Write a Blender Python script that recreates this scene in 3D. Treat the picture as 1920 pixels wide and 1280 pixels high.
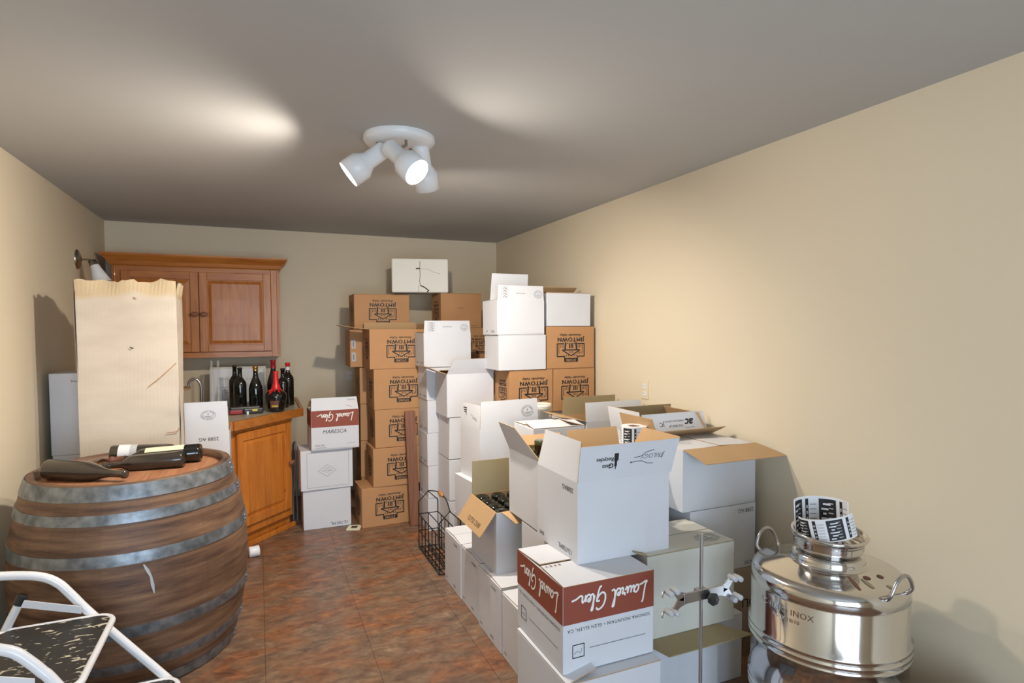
import bpy, bmesh, math, random
from mathutils import Vector, Matrix
SC = bpy.context.scene
for o in list(bpy.data.objects): bpy.data.objects.remove(o)
COL = SC.collection
random.seed(7)

# ------------------------------------------------------------------ room numbers, camera, light
XL, XR, YB, YF, H = -1.10, 2.235, 5.60, -1.75, 2.365
WX0, WX1, WZ0, WZ1 = -0.85, 1.30, 0.25, 2.10          # window behind the camera

cam = bpy.data.objects.new('camera', bpy.data.cameras.new('camera'))
COL.objects.link(cam); SC.camera = cam
cam.location = (0, 0, 1.5)
cam.rotation_euler = Matrix(((0.919, 0.021, -0.394), (-0.395, 0.038, -0.918), (-0.004, 0.999, 0.043))).to_euler()
cam.data.sensor_width = 36.0
cam.data.lens = 1107.4 / 1920 * 36.0
cam.data.shift_y = (663 - 640) / 1920
cam.data.clip_start = 0.02

SC.view_settings.view_transform = 'Standard'
SC.view_settings.look = 'None'
SC.view_settings.gamma = 1.0
SC.view_settings.use_curve_mapping = False
SC.view_settings.exposure = 0.10

world = bpy.data.worlds.new('sky'); SC.world = world; world.use_nodes = True
bg = world.node_tree.nodes['Background']
bg.inputs[0].default_value = (0.62, 0.78, 1.0, 1); bg.inputs[1].default_value = 1.6

def area(name, loc, target, sx, sy, power, color, shape='RECTANGLE'):
    l = bpy.data.lights.new(name, 'AREA'); l.shape = shape; l.size = sx
    if shape == 'RECTANGLE': l.size_y = sy
    l.energy = power; l.color = color
    o = bpy.data.objects.new(name, l); COL.objects.link(o); o.location = loc
    d = Vector(target) - Vector(loc); o.rotation_euler = d.to_track_quat('-Z', 'Y').to_euler()
    return o
# daylight coming in through the window in the wall behind the camera
area('daylight', ((WX0+WX1)/2, YF-0.25, (WZ0+WZ1)/2), ((WX0+WX1)/2, 3, (WZ0+WZ1)/2-0.1), WX1-WX0, WZ1-WZ0, 108, (0.66, 0.82, 1.0))
LAMP_POWER = 26.0
SPOT_GAIN = 3.1
LAMP_COLOR = (1.0, 0.90, 0.78)

# ------------------------------------------------------------------ materials
MATS = {}
def mat(name, color=(0.8, 0.8, 0.8), rough=0.6, metal=0.0, bump=0.0, bscale=60, var=0.0, vscale=6, emit=None, stretch=(1, 1, 1), coat=0, trans=0, col2=None, spec=None, detail=4):
    m = bpy.data.materials.new(name); m.use_nodes = True; nt = m.node_tree; N = nt.nodes; L = nt.links
    b = N['Principled BSDF']; b.inputs['Roughness'].default_value = rough; b.inputs['Metallic'].default_value = metal
    b.inputs['Base Color'].default_value = (*color, 1)
    if coat: b.inputs['Coat Weight'].default_value = coat
    if trans: b.inputs['Transmission Weight'].default_value = trans
    if spec is not None: b.inputs['Specular IOR Level'].default_value = spec
    tc = N.new('ShaderNodeTexCoord'); mp = N.new('ShaderNodeMapping'); mp.inputs['Scale'].default_value = stretch
    L.new(tc.outputs['Object'], mp.inputs[0])
    if var or col2:
        n = N.new('ShaderNodeTexNoise'); n.inputs['Scale'].default_value = vscale; n.inputs['Detail'].default_value = detail
        L.new(mp.outputs[0], n.inputs['Vector'])
        r = N.new('ShaderNodeValToRGB'); r.color_ramp.elements[0].position = 0.33; r.color_ramp.elements[1].position = 0.68
        c2 = col2 if col2 else tuple(c*(1-var) for c in color)
        r.color_ramp.elements[0].color = (*c2, 1); r.color_ramp.elements[1].color = (*color, 1)
        L.new(n.outputs[0], r.inputs[0]); L.new(r.outputs[0], b.inputs['Base Color'])
    if bump:
        n = N.new('ShaderNodeTexNoise'); n.inputs['Scale'].default_value = bscale; n.inputs['Detail'].default_value = 3
        L.new(mp.outputs[0], n.inputs['Vector'])
        bp = N.new('ShaderNodeBump'); bp.inputs['Strength'].default_value = bump; bp.inputs['Distance'].default_value = 0.002
        L.new(n.outputs[0], bp.inputs['Height']); L.new(bp.outputs[0], b.inputs['Normal'])
    if emit:
        b.inputs['Emission Color'].default_value = (*emit[0], 1); b.inputs['Emission Strength'].default_value = emit[1]
    MATS[name] = m
    return m
mat('white_card', (0.64, 0.65, 0.685), 0.62, bump=0.12, bscale=35, var=0.035, vscale=5)
mat('aged_card', (0.64, 0.63, 0.56), 0.7, bump=0.3, bscale=25, var=0.06, vscale=4)
mat('kraft', (0.47, 0.245, 0.105), 0.75, bump=0.15, bscale=60, var=0.07, vscale=7)
mat('kraft_inner', (0.47, 0.30, 0.15), 0.8, bump=0.15, bscale=60, var=0.06, vscale=7)
mat('olive_inner', (0.36, 0.29, 0.16), 0.8, bump=0.15, bscale=60, var=0.06, vscale=7)
mat('shaded_white_card', (0.42, 0.33, 0.25), 0.7, var=0.06)  # white card with shade and warm reflected light put into its colour
mat('ink', (0.012, 0.012, 0.014), 0.6)
mat('grey_ink', (0.19, 0.20, 0.21), 0.7)
mat('pale_ink', (0.45, 0.46, 0.48), 0.7)
mat('brick_ink', (0.27, 0.062, 0.035), 0.6, var=0.06)
mat('print_white', (0.82, 0.80, 0.77), 0.6)
mat('steel', (0.66, 0.64, 0.62), 0.11, 1.0)
mat('steel_dull', (0.45, 0.45, 0.46), 0.3, 1.0)
mat('nickel', (0.36, 0.33, 0.28), 0.28, 1.0)
mat('galv', (0.30, 0.33, 0.36), 0.42, 0.75, bump=0.3, bscale=40, col2=(0.13, 0.145, 0.16), vscale=22, detail=6)
mat('black_wire', (0.01, 0.01, 0.012), 0.45, 0.3)
mat('black_plastic', (0.02, 0.02, 0.022), 0.4)
mat('white_enamel', (0.80, 0.81, 0.84), 0.28, coat=0.3)
mat('lamp_white', (0.78, 0.79, 0.80), 0.35)
mat('lens', (1, 1, 1), 0.4, emit=((1, 0.97, 0.92), 9))
mat('glass_dark', (0.006, 0.007, 0.006), 0.08, coat=0.6)
mat('glass_brown', (0.035, 0.028, 0.022), 0.16, coat=0.5)
mat('glass_green', (0.05, 0.055, 0.02), 0.08, coat=0.6)
mat('glass_amber', (0.12, 0.03, 0.015), 0.08, coat=0.6)
mat('clear_glass', (0.85, 0.85, 0.82), 0.15); MATS['clear_glass'].node_tree.nodes['Principled BSDF'].inputs['Alpha'].default_value = 0.2
mat('red_wax', (0.62, 0.018, 0.018), 0.35)
mat('dark_red', (0.30, 0.012, 0.015), 0.35)
mat('gold', (0.62, 0.38, 0.10), 0.25, 0.9)
mat('cream_label', (0.72, 0.70, 0.52), 0.6)
mat('white_label', (0.72, 0.73, 0.76), 0.6)
mat('brown_label', (0.14, 0.05, 0.03), 0.6)
mat('yellow_label', (0.65, 0.5, 0.06), 0.6)
mat('foam', (0.80, 0.78, 0.71), 0.7, bump=0.25, bscale=80)
mat('crack', (0.05, 0.035, 0.025), 0.9)
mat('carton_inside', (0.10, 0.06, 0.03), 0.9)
mat('plastic_tub', (0.75, 0.73, 0.64), 0.35)
mat('grip_wood', (0.42, 0.19, 0.07), 0.5, var=0.3, vscale=30)
mat('plank_wood', (0.26, 0.115, 0.065), 0.6, col2=(0.19, 0.08, 0.045), vscale=6, stretch=(8, 8, 0.6))
mat('outlet_cream', (0.66, 0.58, 0.42), 0.4)
mat('outlet_slot', (0.25, 0.2, 0.15), 0.6)
mat('tile_counter', (0.45, 0.40, 0.30), 0.35, var=0.2, vscale=15)
mat('fabric_white', (0.75, 0.72, 0.66), 0.8, bump=0.4, bscale=30)
mat('window_trim', (0.75, 0.73, 0.68), 0.45)
mat('ceiling_paint', (0.475, 0.475, 0.465), 0.85, bump=0.04, bscale=50, var=0.02, vscale=1.2)
mat('grey_frame', (0.16, 0.17, 0.18), 0.45, 0.3)
mat('card_tan', (0.10, 0.06, 0.035), 0.7)

def nodes_of(m): return m.node_tree.nodes, m.node_tree.links, m.node_tree.nodes['Principled BSDF']

def make_wall():
    m = mat('wall_paint', (0.66, 0.58, 0.46), 0.75, bump=0.05, bscale=90)
    N, L, b = nodes_of(m)
    tc = N.new('ShaderNodeTexCoord')
    n1 = N.new('ShaderNodeTexNoise'); n1.inputs['Scale'].default_value = 1.6; n1.inputs['Detail'].default_value = 5
    L.new(tc.outputs['Object'], n1.inputs['Vector'])
    r1 = N.new('ShaderNodeValToRGB'); r1.color_ramp.elements[0].color = (0.64, 0.555, 0.415, 1); r1.color_ramp.elements[1].color = (0.68, 0.59, 0.44, 1)
    L.new(n1.outputs[0], r1.inputs[0])
    v = N.new('ShaderNodeTexVoronoi'); v.inputs['Scale'].default_value = 9; L.new(tc.outputs['Object'], v.inputs['Vector'])
    lt = N.new('ShaderNodeMath'); lt.operation = 'LESS_THAN'; lt.inputs[1].default_value = 0.035; L.new(v.outputs['Distance'], lt.inputs[0])
    n2 = N.new('ShaderNodeTexNoise'); n2.inputs['Scale'].default_value = 4; L.new(tc.outputs['Object'], n2.inputs['Vector'])
    gt = N.new('ShaderNodeMath'); gt.operation = 'GREATER_THAN'; gt.inputs[1].default_value = 0.6; L.new(n2.outputs[0], gt.inputs[0])
    sx = N.new('ShaderNodeSeparateXYZ'); L.new(tc.outputs['Object'], sx.inputs[0])
    zl = N.new('ShaderNodeMath'); zl.operation = 'LESS_THAN'; zl.inputs[1].default_value = 1.0; L.new(sx.outputs['Z'], zl.inputs[0])
    m1 = N.new('ShaderNodeMath'); m1.operation = 'MULTIPLY'; L.new(lt.outputs[0], m1.inputs[0]); L.new(gt.outputs[0], m1.inputs[1])
    m2 = N.new('ShaderNodeMath'); m2.operation = 'MULTIPLY'; L.new(m1.outputs[0], m2.inputs[0]); L.new(zl.outputs[0], m2.inputs[1])
    m3 = N.new('ShaderNodeMath'); m3.operation = 'MULTIPLY'; m3.inputs[1].default_value = 0.6; L.new(m2.outputs[0], m3.inputs[0])
    mx = N.new('ShaderNodeMix'); mx.data_type = 'RGBA'; L.new(m3.outputs[0], mx.inputs[0]); L.new(r1.outputs[0], mx.inputs[6])
    mx.inputs[7].default_value = (0.16, 0.10, 0.06, 1); L.new(mx.outputs[2], b.inputs['Base Color'])
make_wall()

def make_floor():
    m = mat('floor_lino', (0.2, 0.1, 0.05), 0.36, bump=0.15, bscale=25)
    N, L, b = nodes_of(m)
    tc = N.new('ShaderNodeTexCoord'); mp = N.new('ShaderNodeMapping'); mp.inputs['Rotation'].default_value = (0, 0, -0.35); mp.inputs['Scale'].default_value = (1.0, 1.9, 1)
    L.new(tc.outputs['Object'], mp.inputs[0])
    def noise(sc, det, rough, dist=0.0, off=0):
        n = N.new('ShaderNodeTexNoise'); n.inputs['Scale'].default_value = sc; n.inputs['Detail'].default_value = det; n.inputs['Roughness'].default_value = rough; n.inputs['Distortion'].default_value = dist
        m2 = N.new('ShaderNodeMapping'); m2.inputs['Location'].default_value = (off, off*1.7, 0); L.new(mp.outputs[0], m2.inputs[0]); L.new(m2.outputs[0], n.inputs['Vector']); return n.outputs[0]
    def ramp(src, stops):
        r = N.new('ShaderNodeValToRGB'); e = r.color_ramp.elements
        e[0].position, e[0].color = stops[0][0], (*stops[0][1], 1); e[1].position, e[1].color = stops[-1][0], (*stops[-1][1], 1)
        for p_, c_ in stops[1:-1]: k = e.new(p_); k.color = (*c_, 1)
        L.new(src, r.inputs[0]); return r.outputs[0]
    warm = ramp(noise(9, 10, 0.72, 0.4), [(0.30, (0.078, 0.034, 0.022)), (0.45, (0.176, 0.072, 0.036)), (0.56, (0.280, 0.120, 0.055)), (0.72, (0.468, 0.215, 0.091))])
    cool = ramp(noise(10, 10, 0.72, 0.4, 5.3), [(0.30, (0.072, 0.046, 0.035)), (0.48, (0.163, 0.101, 0.065)), (0.62, (0.260, 0.169, 0.104)), (0.75, (0.390, 0.286, 0.182))])
    sel = ramp(noise(3.2, 6, 0.65, 0.6, 11.0), [(0.44, (0, 0, 0)), (0.62, (1, 1, 1))])
    mu = N.new('ShaderNodeMix'); mu.data_type = 'RGBA'; L.new(sel, mu.inputs[0]); L.new(cool, mu.inputs[6]); L.new(warm, mu.inputs[7])
    br = N.new('ShaderNodeTexBrick'); br.offset = 0.5; br.inputs['Scale'].default_value = 1; br.inputs['Brick Width'].default_value = 0.91; br.inputs['Row Height'].default_value = 0.46
    br.inputs['Mortar Size'].default_value = 0.0013; br.inputs['Color1'].default_value = (1, 1, 1, 1); br.inputs['Color2'].default_value = (0.9, 0.9, 0.9, 1); br.inputs['Mortar'].default_value = (0.35, 0.33, 0.32, 1)
    mp2 = N.new('ShaderNodeMapping'); mp2.inputs['Rotation'].default_value = (0, 0, math.pi/2); L.new(tc.outputs['Object'], mp2.inputs[0]); L.new(mp2.outputs[0], br.inputs['Vector'])
    mv = N.new('ShaderNodeMix'); mv.data_type = 'RGBA'; mv.blend_type = 'MULTIPLY'; mv.inputs[0].default_value = 1
    L.new(mu.outputs[2], mv.inputs[6]); L.new(br.outputs[0], mv.inputs[7]); L.new(mv.outputs[2], b.inputs['Base Color'])
make_floor()

def make_grain(name, c1, c2, stretch, scale=5, rough=0.42, knots=False, dist=1.2):
    m = mat(name, c1, rough, coat=0.05)
    N, L, b = nodes_of(m)
    tc = N.new('ShaderNodeTexCoord'); mp = N.new('ShaderNodeMapping'); mp.inputs['Scale'].default_value = stretch
    L.new(tc.outputs['Object'], mp.inputs[0])
    n = N.new('ShaderNodeTexNoise'); n.inputs['Scale'].default_value = scale; n.inputs['Detail'].default_value = 6; n.inputs['Distortion'].default_value = dist
    L.new(mp.outputs[0], n.inputs['Vector'])
    r = N.new('ShaderNodeValToRGB'); r.color_ramp.elements[0].position = 0.3; r.color_ramp.elements[0].color = (*c2, 1); r.color_ramp.elements[1].position = 0.65; r.color_ramp.elements[1].color = (*c1, 1)
    L.new(n.outputs[0], r.inputs[0]); out = r.outputs[0]
    if knots:
        v = N.new('ShaderNodeTexVoronoi'); v.inputs['Scale'].default_value = 3.2; L.new(tc.outputs['Object'], v.inputs['Vector'])
        kr = N.new('ShaderNodeValToRGB'); kr.color_ramp.elements[0].position = 0.025; kr.color_ramp.elements[0].color = (0.06, 0.018, 0.008, 1); kr.color_ramp.elements[1].position = 0.06; kr.color_ramp.elements[1].color = (1, 1, 1, 1)
        L.new(v.outputs['Distance'], kr.inputs[0])
        mu = N.new('ShaderNodeMix'); mu.data_type = 'RGBA'; mu.blend_type = 'MULTIPLY'; mu.inputs[0].default_value = 1
        L.new(out, mu.inputs[6]); L.new(kr.outputs[0], mu.inputs[7]); out = mu.outputs[2]
    L.new(out, b.inputs['Base Color'])
make_grain('pine', (0.46, 0.168, 0.030), (0.33, 0.10, 0.016), (7, 7, 0.7), 4, 0.38, True)
make_grain('pine_h', (0.46, 0.168, 0.030), (0.33, 0.10, 0.016), (0.7, 7, 7), 4, 0.38)
make_grain('pine_orange', (0.58, 0.20, 0.03), (0.43, 0.125, 0.016), (7, 7, 0.7), 4, 0.35, True)
make_grain('barrel_head', (0.42, 0.20, 0.10), (0.28, 0.11, 0.05), (9, 1, 1), 3, 0.6)
make_grain('board_wood', (0.45, 0.25, 0.12), (0.36, 0.18, 0.08), (1, 6, 6), 4, 0.5)

def make_barrel_wood():
    m = mat('barrel_oak', (0.2, 0.1, 0.05), 0.55, bump=0.25, bscale=18, stretch=(1, 1, 6))
    N, L, b = nodes_of(m)
    tc = N.new('ShaderNodeTexCoord'); s = N.new('ShaderNodeSeparateXYZ'); L.new(tc.outputs['Object'], s.inputs[0])
    a = N.new('ShaderNodeMath'); a.operation = 'ARCTAN2'; L.new(s.outputs['Y'], a.inputs[0]); L.new(s.outputs['X'], a.inputs[1])
    # staves: periodic thin dark joints and a tone of their own
    k = N.new('ShaderNodeMath'); k.operation = 'MULTIPLY'; k.inputs[1].default_value = 30/(2*math.pi); L.new(a.outputs[0], k.inputs[0])
    fl = N.new('ShaderNodeMath'); fl.operation = 'FLOOR'; L.new(k.outputs[0], fl.inputs[0])
    fr = N.new('ShaderNodeMath'); fr.operation = 'FRACT'; L.new(k.outputs[0], fr.inputs[0])
    wn = N.new('ShaderNodeTexWhiteNoise'); wn.noise_dimensions = '1D'; L.new(fl.outputs[0], wn.inputs['W'])
    lt = N.new('ShaderNodeMath'); lt.operation = 'LESS_THAN'; lt.inputs[1].default_value = 0.02; L.new(fr.outputs[0], lt.inputs[0])
    mp = N.new('ShaderNodeMapping'); mp.inputs['Scale'].default_value = (1.5, 1.5, 14); L.new(tc.outputs['Object'], mp.inputs[0])
    n = N.new('ShaderNodeTexNoise'); n.inputs['Scale'].default_value = 2.4; n.inputs['Detail'].default_value = 7; n.inputs['Roughness'].default_value = 0.62; L.new(mp.outputs[0], n.inputs['Vector'])
    r = N.new('ShaderNodeValToRGB'); e = r.color_ramp.elements
    e[0].position = 0.28; e[0].color = (0.034, 0.017, 0.011, 1); e[1].position = 0.75; e[1].color = (0.215, 0.122, 0.066, 1)
    q = e.new(0.45); q.color = (0.105, 0.052, 0.028, 1)
    L.new(n.outputs[0], r.inputs[0])
    n2 = N.new('ShaderNodeTexNoise'); n2.inputs['Scale'].default_value = 3.5; n2.inputs['Detail'].default_value = 4; L.new(tc.outputs['Object'], n2.inputs['Vector'])
    ad = N.new('ShaderNodeMath'); ad.operation = 'MULTIPLY_ADD'; ad.inputs[1].default_value = 0.25; ad.inputs[2].default_value = 0.62; L.new(wn.outputs[0], ad.inputs[0])
    a2 = N.new('ShaderNodeMath'); a2.operation = 'MULTIPLY_ADD'; a2.inputs[1].default_value = 0.9; L.new(n2.outputs[0], a2.inputs[0]); L.new(ad.outputs[0], a2.inputs[2])
    ml = N.new('ShaderNodeMath'); ml.operation = 'MULTIPLY'; ml.inputs[1].default_value = 0.18; L.new(lt.outputs[0], ml.inputs[0])
    sb = N.new('ShaderNodeMath'); sb.operation = 'SUBTRACT'; L.new(a2.outputs[0], sb.inputs[0]); L.new(ml.outputs[0], sb.inputs[1])
    cb = N.new('ShaderNodeCombineXYZ')
    for i in range(3): L.new(sb.outputs[0], cb.inputs[i])
    mu = N.new('ShaderNodeMix'); mu.data_type = 'RGBA'; mu.blend_type = 'MULTIPLY'; mu.inputs[0].default_value = 1
    L.new(r.outputs[0], mu.inputs[6]); L.new(cb.outputs[0], mu.inputs[7]); L.new(mu.outputs[2], b.inputs['Base Color'])
make_barrel_wood()

def make_speckle():       # worn black rubber tread showing pale scuffs
    m = mat('worn_tread', (0.03, 0.03, 0.03), 0.5)
    N, L, b = nodes_of(m)
    tc = N.new('ShaderNodeTexCoord'); mp = N.new('ShaderNodeMapping'); mp.inputs['Scale'].default_value = (12, 30, 12); mp.inputs['Rotation'].default_value = (0, 0, 1.0)
    L.new(tc.outputs['Object'], mp.inputs[0])
    n = N.new('ShaderNodeTexNoise'); n.inputs['Scale'].default_value = 1.9; n.inputs['Detail'].default_value = 5; n.inputs['Distortion'].default_value = 0.8; L.new(mp.outputs[0], n.inputs['Vector'])
    r = N.new('ShaderNodeValToRGB'); e = r.color_ramp.elements; e[0].position = 0.605; e[0].color = (0.026, 0.024, 0.022, 1); e[1].position = 0.63; e[1].color = (0.55, 0.50, 0.40, 1)
    L.new(n.outputs[0], r.inputs[0]); L.new(r.outputs[0], b.inputs['Base Color'])
make_speckle()

def make_stained_card():   # old tall carton: cream, torn and water-stained brown towards its torn upper rim (tide marks)
    m = mat('stained_card', (0.6, 0.5, 0.4), 0.8, bump=0.3, bscale=22)
    N, L, b = nodes_of(m)
    tc = N.new('ShaderNodeTexCoord'); mp = N.new('ShaderNodeMapping'); mp.inputs['Scale'].default_value = (2.2, 2.2, 6); L.new(tc.outputs['Object'], mp.inputs[0])
    n = N.new('ShaderNodeTexNoise'); n.inputs['Scale'].default_value = 1.5; n.inputs['Detail'].default_value = 6; L.new(mp.outputs[0], n.inputs['Vector'])
    r = N.new('ShaderNodeValToRGB'); r.color_ramp.elements[0].position = 0.3; r.color_ramp.elements[0].color = (0.56, 0.48, 0.39, 1); r.color_ramp.elements[1].position = 0.62; r.color_ramp.elements[1].color = (0.64, 0.56, 0.46, 1)
    L.new(n.outputs[0], r.inputs[0])
    s = N.new('ShaderNodeSeparateXYZ'); L.new(tc.outputs['Object'], s.inputs[0])
    n2 = N.new('ShaderNodeTexNoise'); n2.inputs['Scale'].default_value = 5; L.new(tc.outputs['Object'], n2.inputs['Vector'])
    a = N.new('ShaderNodeMath'); a.operation = 'MULTIPLY_ADD'; a.inputs[1].default_value = 0.16; L.new(n2.outputs[0], a.inputs[0]); L.new(s.outputs['Z'], a.inputs[2])
    r2 = N.new('ShaderNodeValToRGB'); e = r2.color_ramp.elements; e[0].position = 0.0; e[0].color = (0, 0, 0, 1); e[1].position = 1; e[1].color = (1, 1, 1, 1)
    mr = N.new('ShaderNodeMapRange'); mr.inputs['From Min'].default_value = 1.755; mr.inputs['From Max'].default_value = 1.79; L.new(a.outputs[0], mr.inputs['Value'])
    mx = N.new('ShaderNodeMix'); mx.data_type = 'RGBA'; L.new(mr.outputs[0], mx.inputs[0]); L.new(r.outputs[0], mx.inputs[6]); mx.inputs[7].default_value = (0.58, 0.45, 0.28, 1)
    L.new(mx.outputs[2], b.inputs['Base Color'])
make_stained_card()

# ------------------------------------------------------------------ mesh builder
class MB:
    def __init__(s): s.v = []; s.f = []; s.m = []; s.s = []; s.mats = []; s.warp = None
    def mi(s, name):
        if name not in s.mats: s.mats.append(name)
        return s.mats.index(name)
    def add(s, vs, fs, mt, smooth=False, M=None):
        b = len(s.v)
        for p in vs:
            p = Vector(p); s.v.append(M @ p if M else p)
        for i, f in enumerate(fs):
            s.f.append([b+k for k in f]); s.m.append(s.mi(mt[i] if isinstance(mt, (list, tuple)) else mt)); s.s.append(smooth)
        return s
    def box(s, lo, hi, mt, M=None):   # mt: one name or six for -x +x -y +y -z +z
        x0, y0, z0 = lo; x1, y1, z1 = hi
        vs = [(x0,y0,z0),(x1,y0,z0),(x1,y1,z0),(x0,y1,z0),(x0,y0,z1),(x1,y0,z1),(x1,y1,z1),(x0,y1,z1)]
        fs = [(0,4,7,3),(1,2,6,5),(0,1,5,4),(2,3,7,6),(0,3,2,1),(4,5,6,7)]
        return s.add(vs, fs, mt, False, M)
    def cbox(s, lo, hi, c, mt, M=None, seg=2):
        bm = bmesh.new(); bmesh.ops.create_cube(bm, size=1)
        for v in bm.verts:
            v.co = Vector([lo[i] + (v.co[i]+0.5)*(hi[i]-lo[i]) for i in range(3)])
        bmesh.ops.bevel(bm, geom=list(bm.edges), offset=c, segments=seg, profile=0.5, affect='EDGES')
        bm.verts.index_update()
        s.add([v.co.copy() for v in bm.verts], [[v.index for v in f.verts] for f in bm.faces], mt, False, M); bm.free(); return s
    def lathe(s, prof, mt, M=None, n=32, smooth=True, a0=0, a1=2*math.pi):
        full = abs(a1-a0-2*math.pi) < 1e-6; cnt = n if full else n+1
        vs = []; fs = []; ms = []
        for r, z, *_ in prof:
            for i in range(cnt):
                a = a0+(a1-a0)*i/n; vs.append((r*math.cos(a), r*math.sin(a), z))
        for j in range(len(prof)-1):
            for i in range(n):
                k = (i+1) % cnt if full else i+1
                fs.append((j*cnt+i, j*cnt+k, (j+1)*cnt+k, (j+1)*cnt+i)); ms.append(prof[j][2] if len(prof[j]) > 2 else mt)
        return s.add(vs, fs, ms, smooth, M)
    def disc(s, r, z, mt, M=None, n=32, up=True):
        vs = [(r*math.cos(2*math.pi*i/n), r*math.sin(2*math.pi*i/n), z) for i in range(n)]
        return s.add(vs, [list(range(n)) if up else list(range(n))[::-1]], mt, False, M)
    def prism(s, pts, z0, z1, mt, M=None, mside=None):
        n = len(pts); vs = [(p[0], p[1], z0) for p in pts]+[(p[0], p[1], z1) for p in pts]
        fs = [list(range(n))[::-1], list(range(n, 2*n))]+[(i, (i+1) % n, n+(i+1) % n, n+i) for i in range(n)]
        ms = [mt, mt]+[mside or mt]*n
        return s.add(vs, fs, ms, False, M)
    def tube(s, pts, r, mt, M=None, n=8, closed=False):
        pts = [Vector(p) for p in pts]; K = len(pts); vs = []; fs = []
        up = None
        for i, p in enumerate(pts):
            if closed: t = (pts[(i+1) % K]-pts[i-1])
            else: t = pts[min(i+1, K-1)]-pts[max(i-1, 0)]
            t.normalize()
            if up is None:
                up = t.orthogonal().normalized()
            else:
                up = (up - t*up.dot(t)).normalized()
            w = t.cross(up)
            for k in range(n):
                a = 2*math.pi*k/n; vs.append(p+(up*math.cos(a)+w*math.sin(a))*r)
        for i in range(K if closed else K-1):
            j = (i+1) % K
            for k in range(n): fs.append((i*n+k, i*n+(k+1) % n, j*n+(k+1) % n, j*n+k))
        s.add(vs, fs, mt, True, M)
        if not closed: s.add(vs[:n], [list(range(n))[::-1]], mt, False, M); s.add(vs[-n:], [list(range(n))], mt, False, M)
        return s
    def build(s, name, parent=None, loc=None, rot=None):
        me = bpy.data.meshes.new(name)
        vs = s.v if not s.warp else [s.warp(p) for p in s.v]
        me.from_pydata([tuple(p) for p in vs], [], s.f)
        for q in s.mats: me.materials.append(MATS[q])
        me.polygons.foreach_set('material_index', s.m); me.polygons.foreach_set('use_smooth', s.s); me.update()
        o = bpy.data.objects.new(name, me); COL.objects.link(o)
        if parent: o.parent = parent
        if loc: o.location = loc
        if rot: o.rotation_euler = rot
        return o

def tag(o, label, cat, group=None):
    o['label'] = label; o['category'] = cat
    if group: o['group'] = group
    return o
def thing(name, label, cat, loc=(0, 0, 0), rotz=0, group=None):
    o = bpy.data.objects.new(name, None); COL.objects.link(o); o.location = loc; o.rotation_euler = (0, 0, rotz)
    return tag(o, label, cat, group)
def struct(o): o['kind'] = 'structure'; return o
def basis(o, x, y, z):
    x, y, z = Vector(x), Vector(y), Vector(z)
    return Matrix(((x[0], y[0], z[0], o[0]), (x[1], y[1], z[1], o[1]), (x[2], y[2], z[2], o[2]), (0, 0, 0, 1)))
def T(x, y, z=0): return Matrix.Translation((x, y, z))
def align_z(loc, d, spin=0):
    return Matrix.Translation(loc) @ Vector(d).to_track_quat('Z', 'Y').to_matrix().to_4x4() @ Matrix.Rotation(spin, 4, 'Z')
def spline(pts, k=5, closed=False):
    P = [Vector(p) for p in pts]; n = len(P); out = []
    rng = range(n) if closed else range(n-1)
    for i in rng:
        if closed: a, b, c, d = P[i-1], P[i], P[(i+1) % n], P[(i+2) % n]
        else: a, b, c, d = P[max(i-1, 0)], P[i], P[i+1], P[min(i+2, n-1)]
        for j in range(k):
            t = j/k; out.append(0.5*((2*b)+(c-a)*t+(2*a-5*b+4*c-d)*t*t+(3*b-a-3*c+d)*t*t*t))
    if not closed: out.append(P[-1])
    return out

# ------------------------------------------------------------------ writing and printed marks
GL = {}
def glyphs(txt, bold=0.0, shear=0.0, spacing=1.0):
    key = (txt, bold, shear, spacing)
    if key not in GL:
        c = bpy.data.curves.new('t', 'FONT'); c.body = txt; c.align_x = 'CENTER'; c.align_y = 'CENTER'; c.offset = bold; c.shear = shear
        c.space_character = spacing; c.resolution_u = 3
        o = bpy.data.objects.new('t', c); COL.objects.link(o); bpy.context.view_layer.update()
        me = bpy.data.meshes.new_from_object(o.evaluated_get(bpy.context.evaluated_depsgraph_get()))
        GL[key] = ([v.co.copy() for v in me.vertices], [list(p.vertices) for p in me.polygons])
        bpy.data.objects.remove(o); bpy.data.curves.remove(c); bpy.data.meshes.remove(me)
    return GL[key]
LIFT = 0.0009
def text(mb, s, M, x, y, size, mt='ink', flip=True, bold=0.0, shear=0.0, wid=1.0, spacing=1.0, rot=0, z=LIFT, fit=None):
    vs, fs = glyphs(s, 0.0, shear, spacing); k = -1 if flip else 1
    if fit: wid = fit/(size*(max(v.x for v in vs)-min(v.x for v in vs)))
    if bold > 0:      # heavier letters: the same glyph laid down again, shifted by a hair
        for q, (dx, dy) in enumerate(((-1, 0), (1, 0), (0, -1), (0, 1))):
            text(mb, s, M, x+dx*bold*size*2.2, y+dy*bold*size*1.2, size, mt, flip, 0, shear, wid, spacing, rot, z+(q+1)*2e-5)
    R = Matrix.Rotation(math.radians(rot), 2)
    out = []
    for v in vs:
        q = R @ Vector((v.x*size*k*wid, v.y*size*k)); out.append((q.x+x, q.y+y, z))
    mb.add(out, fs, mt, False, M)
def rect(mb, M, x0, y0, x1, y1, mt, z=LIFT): mb.add([(x0,y0,z),(x1,y0,z),(x1,y1,z),(x0,y1,z)], [(0,1,2,3)], mt, False, M)
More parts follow.
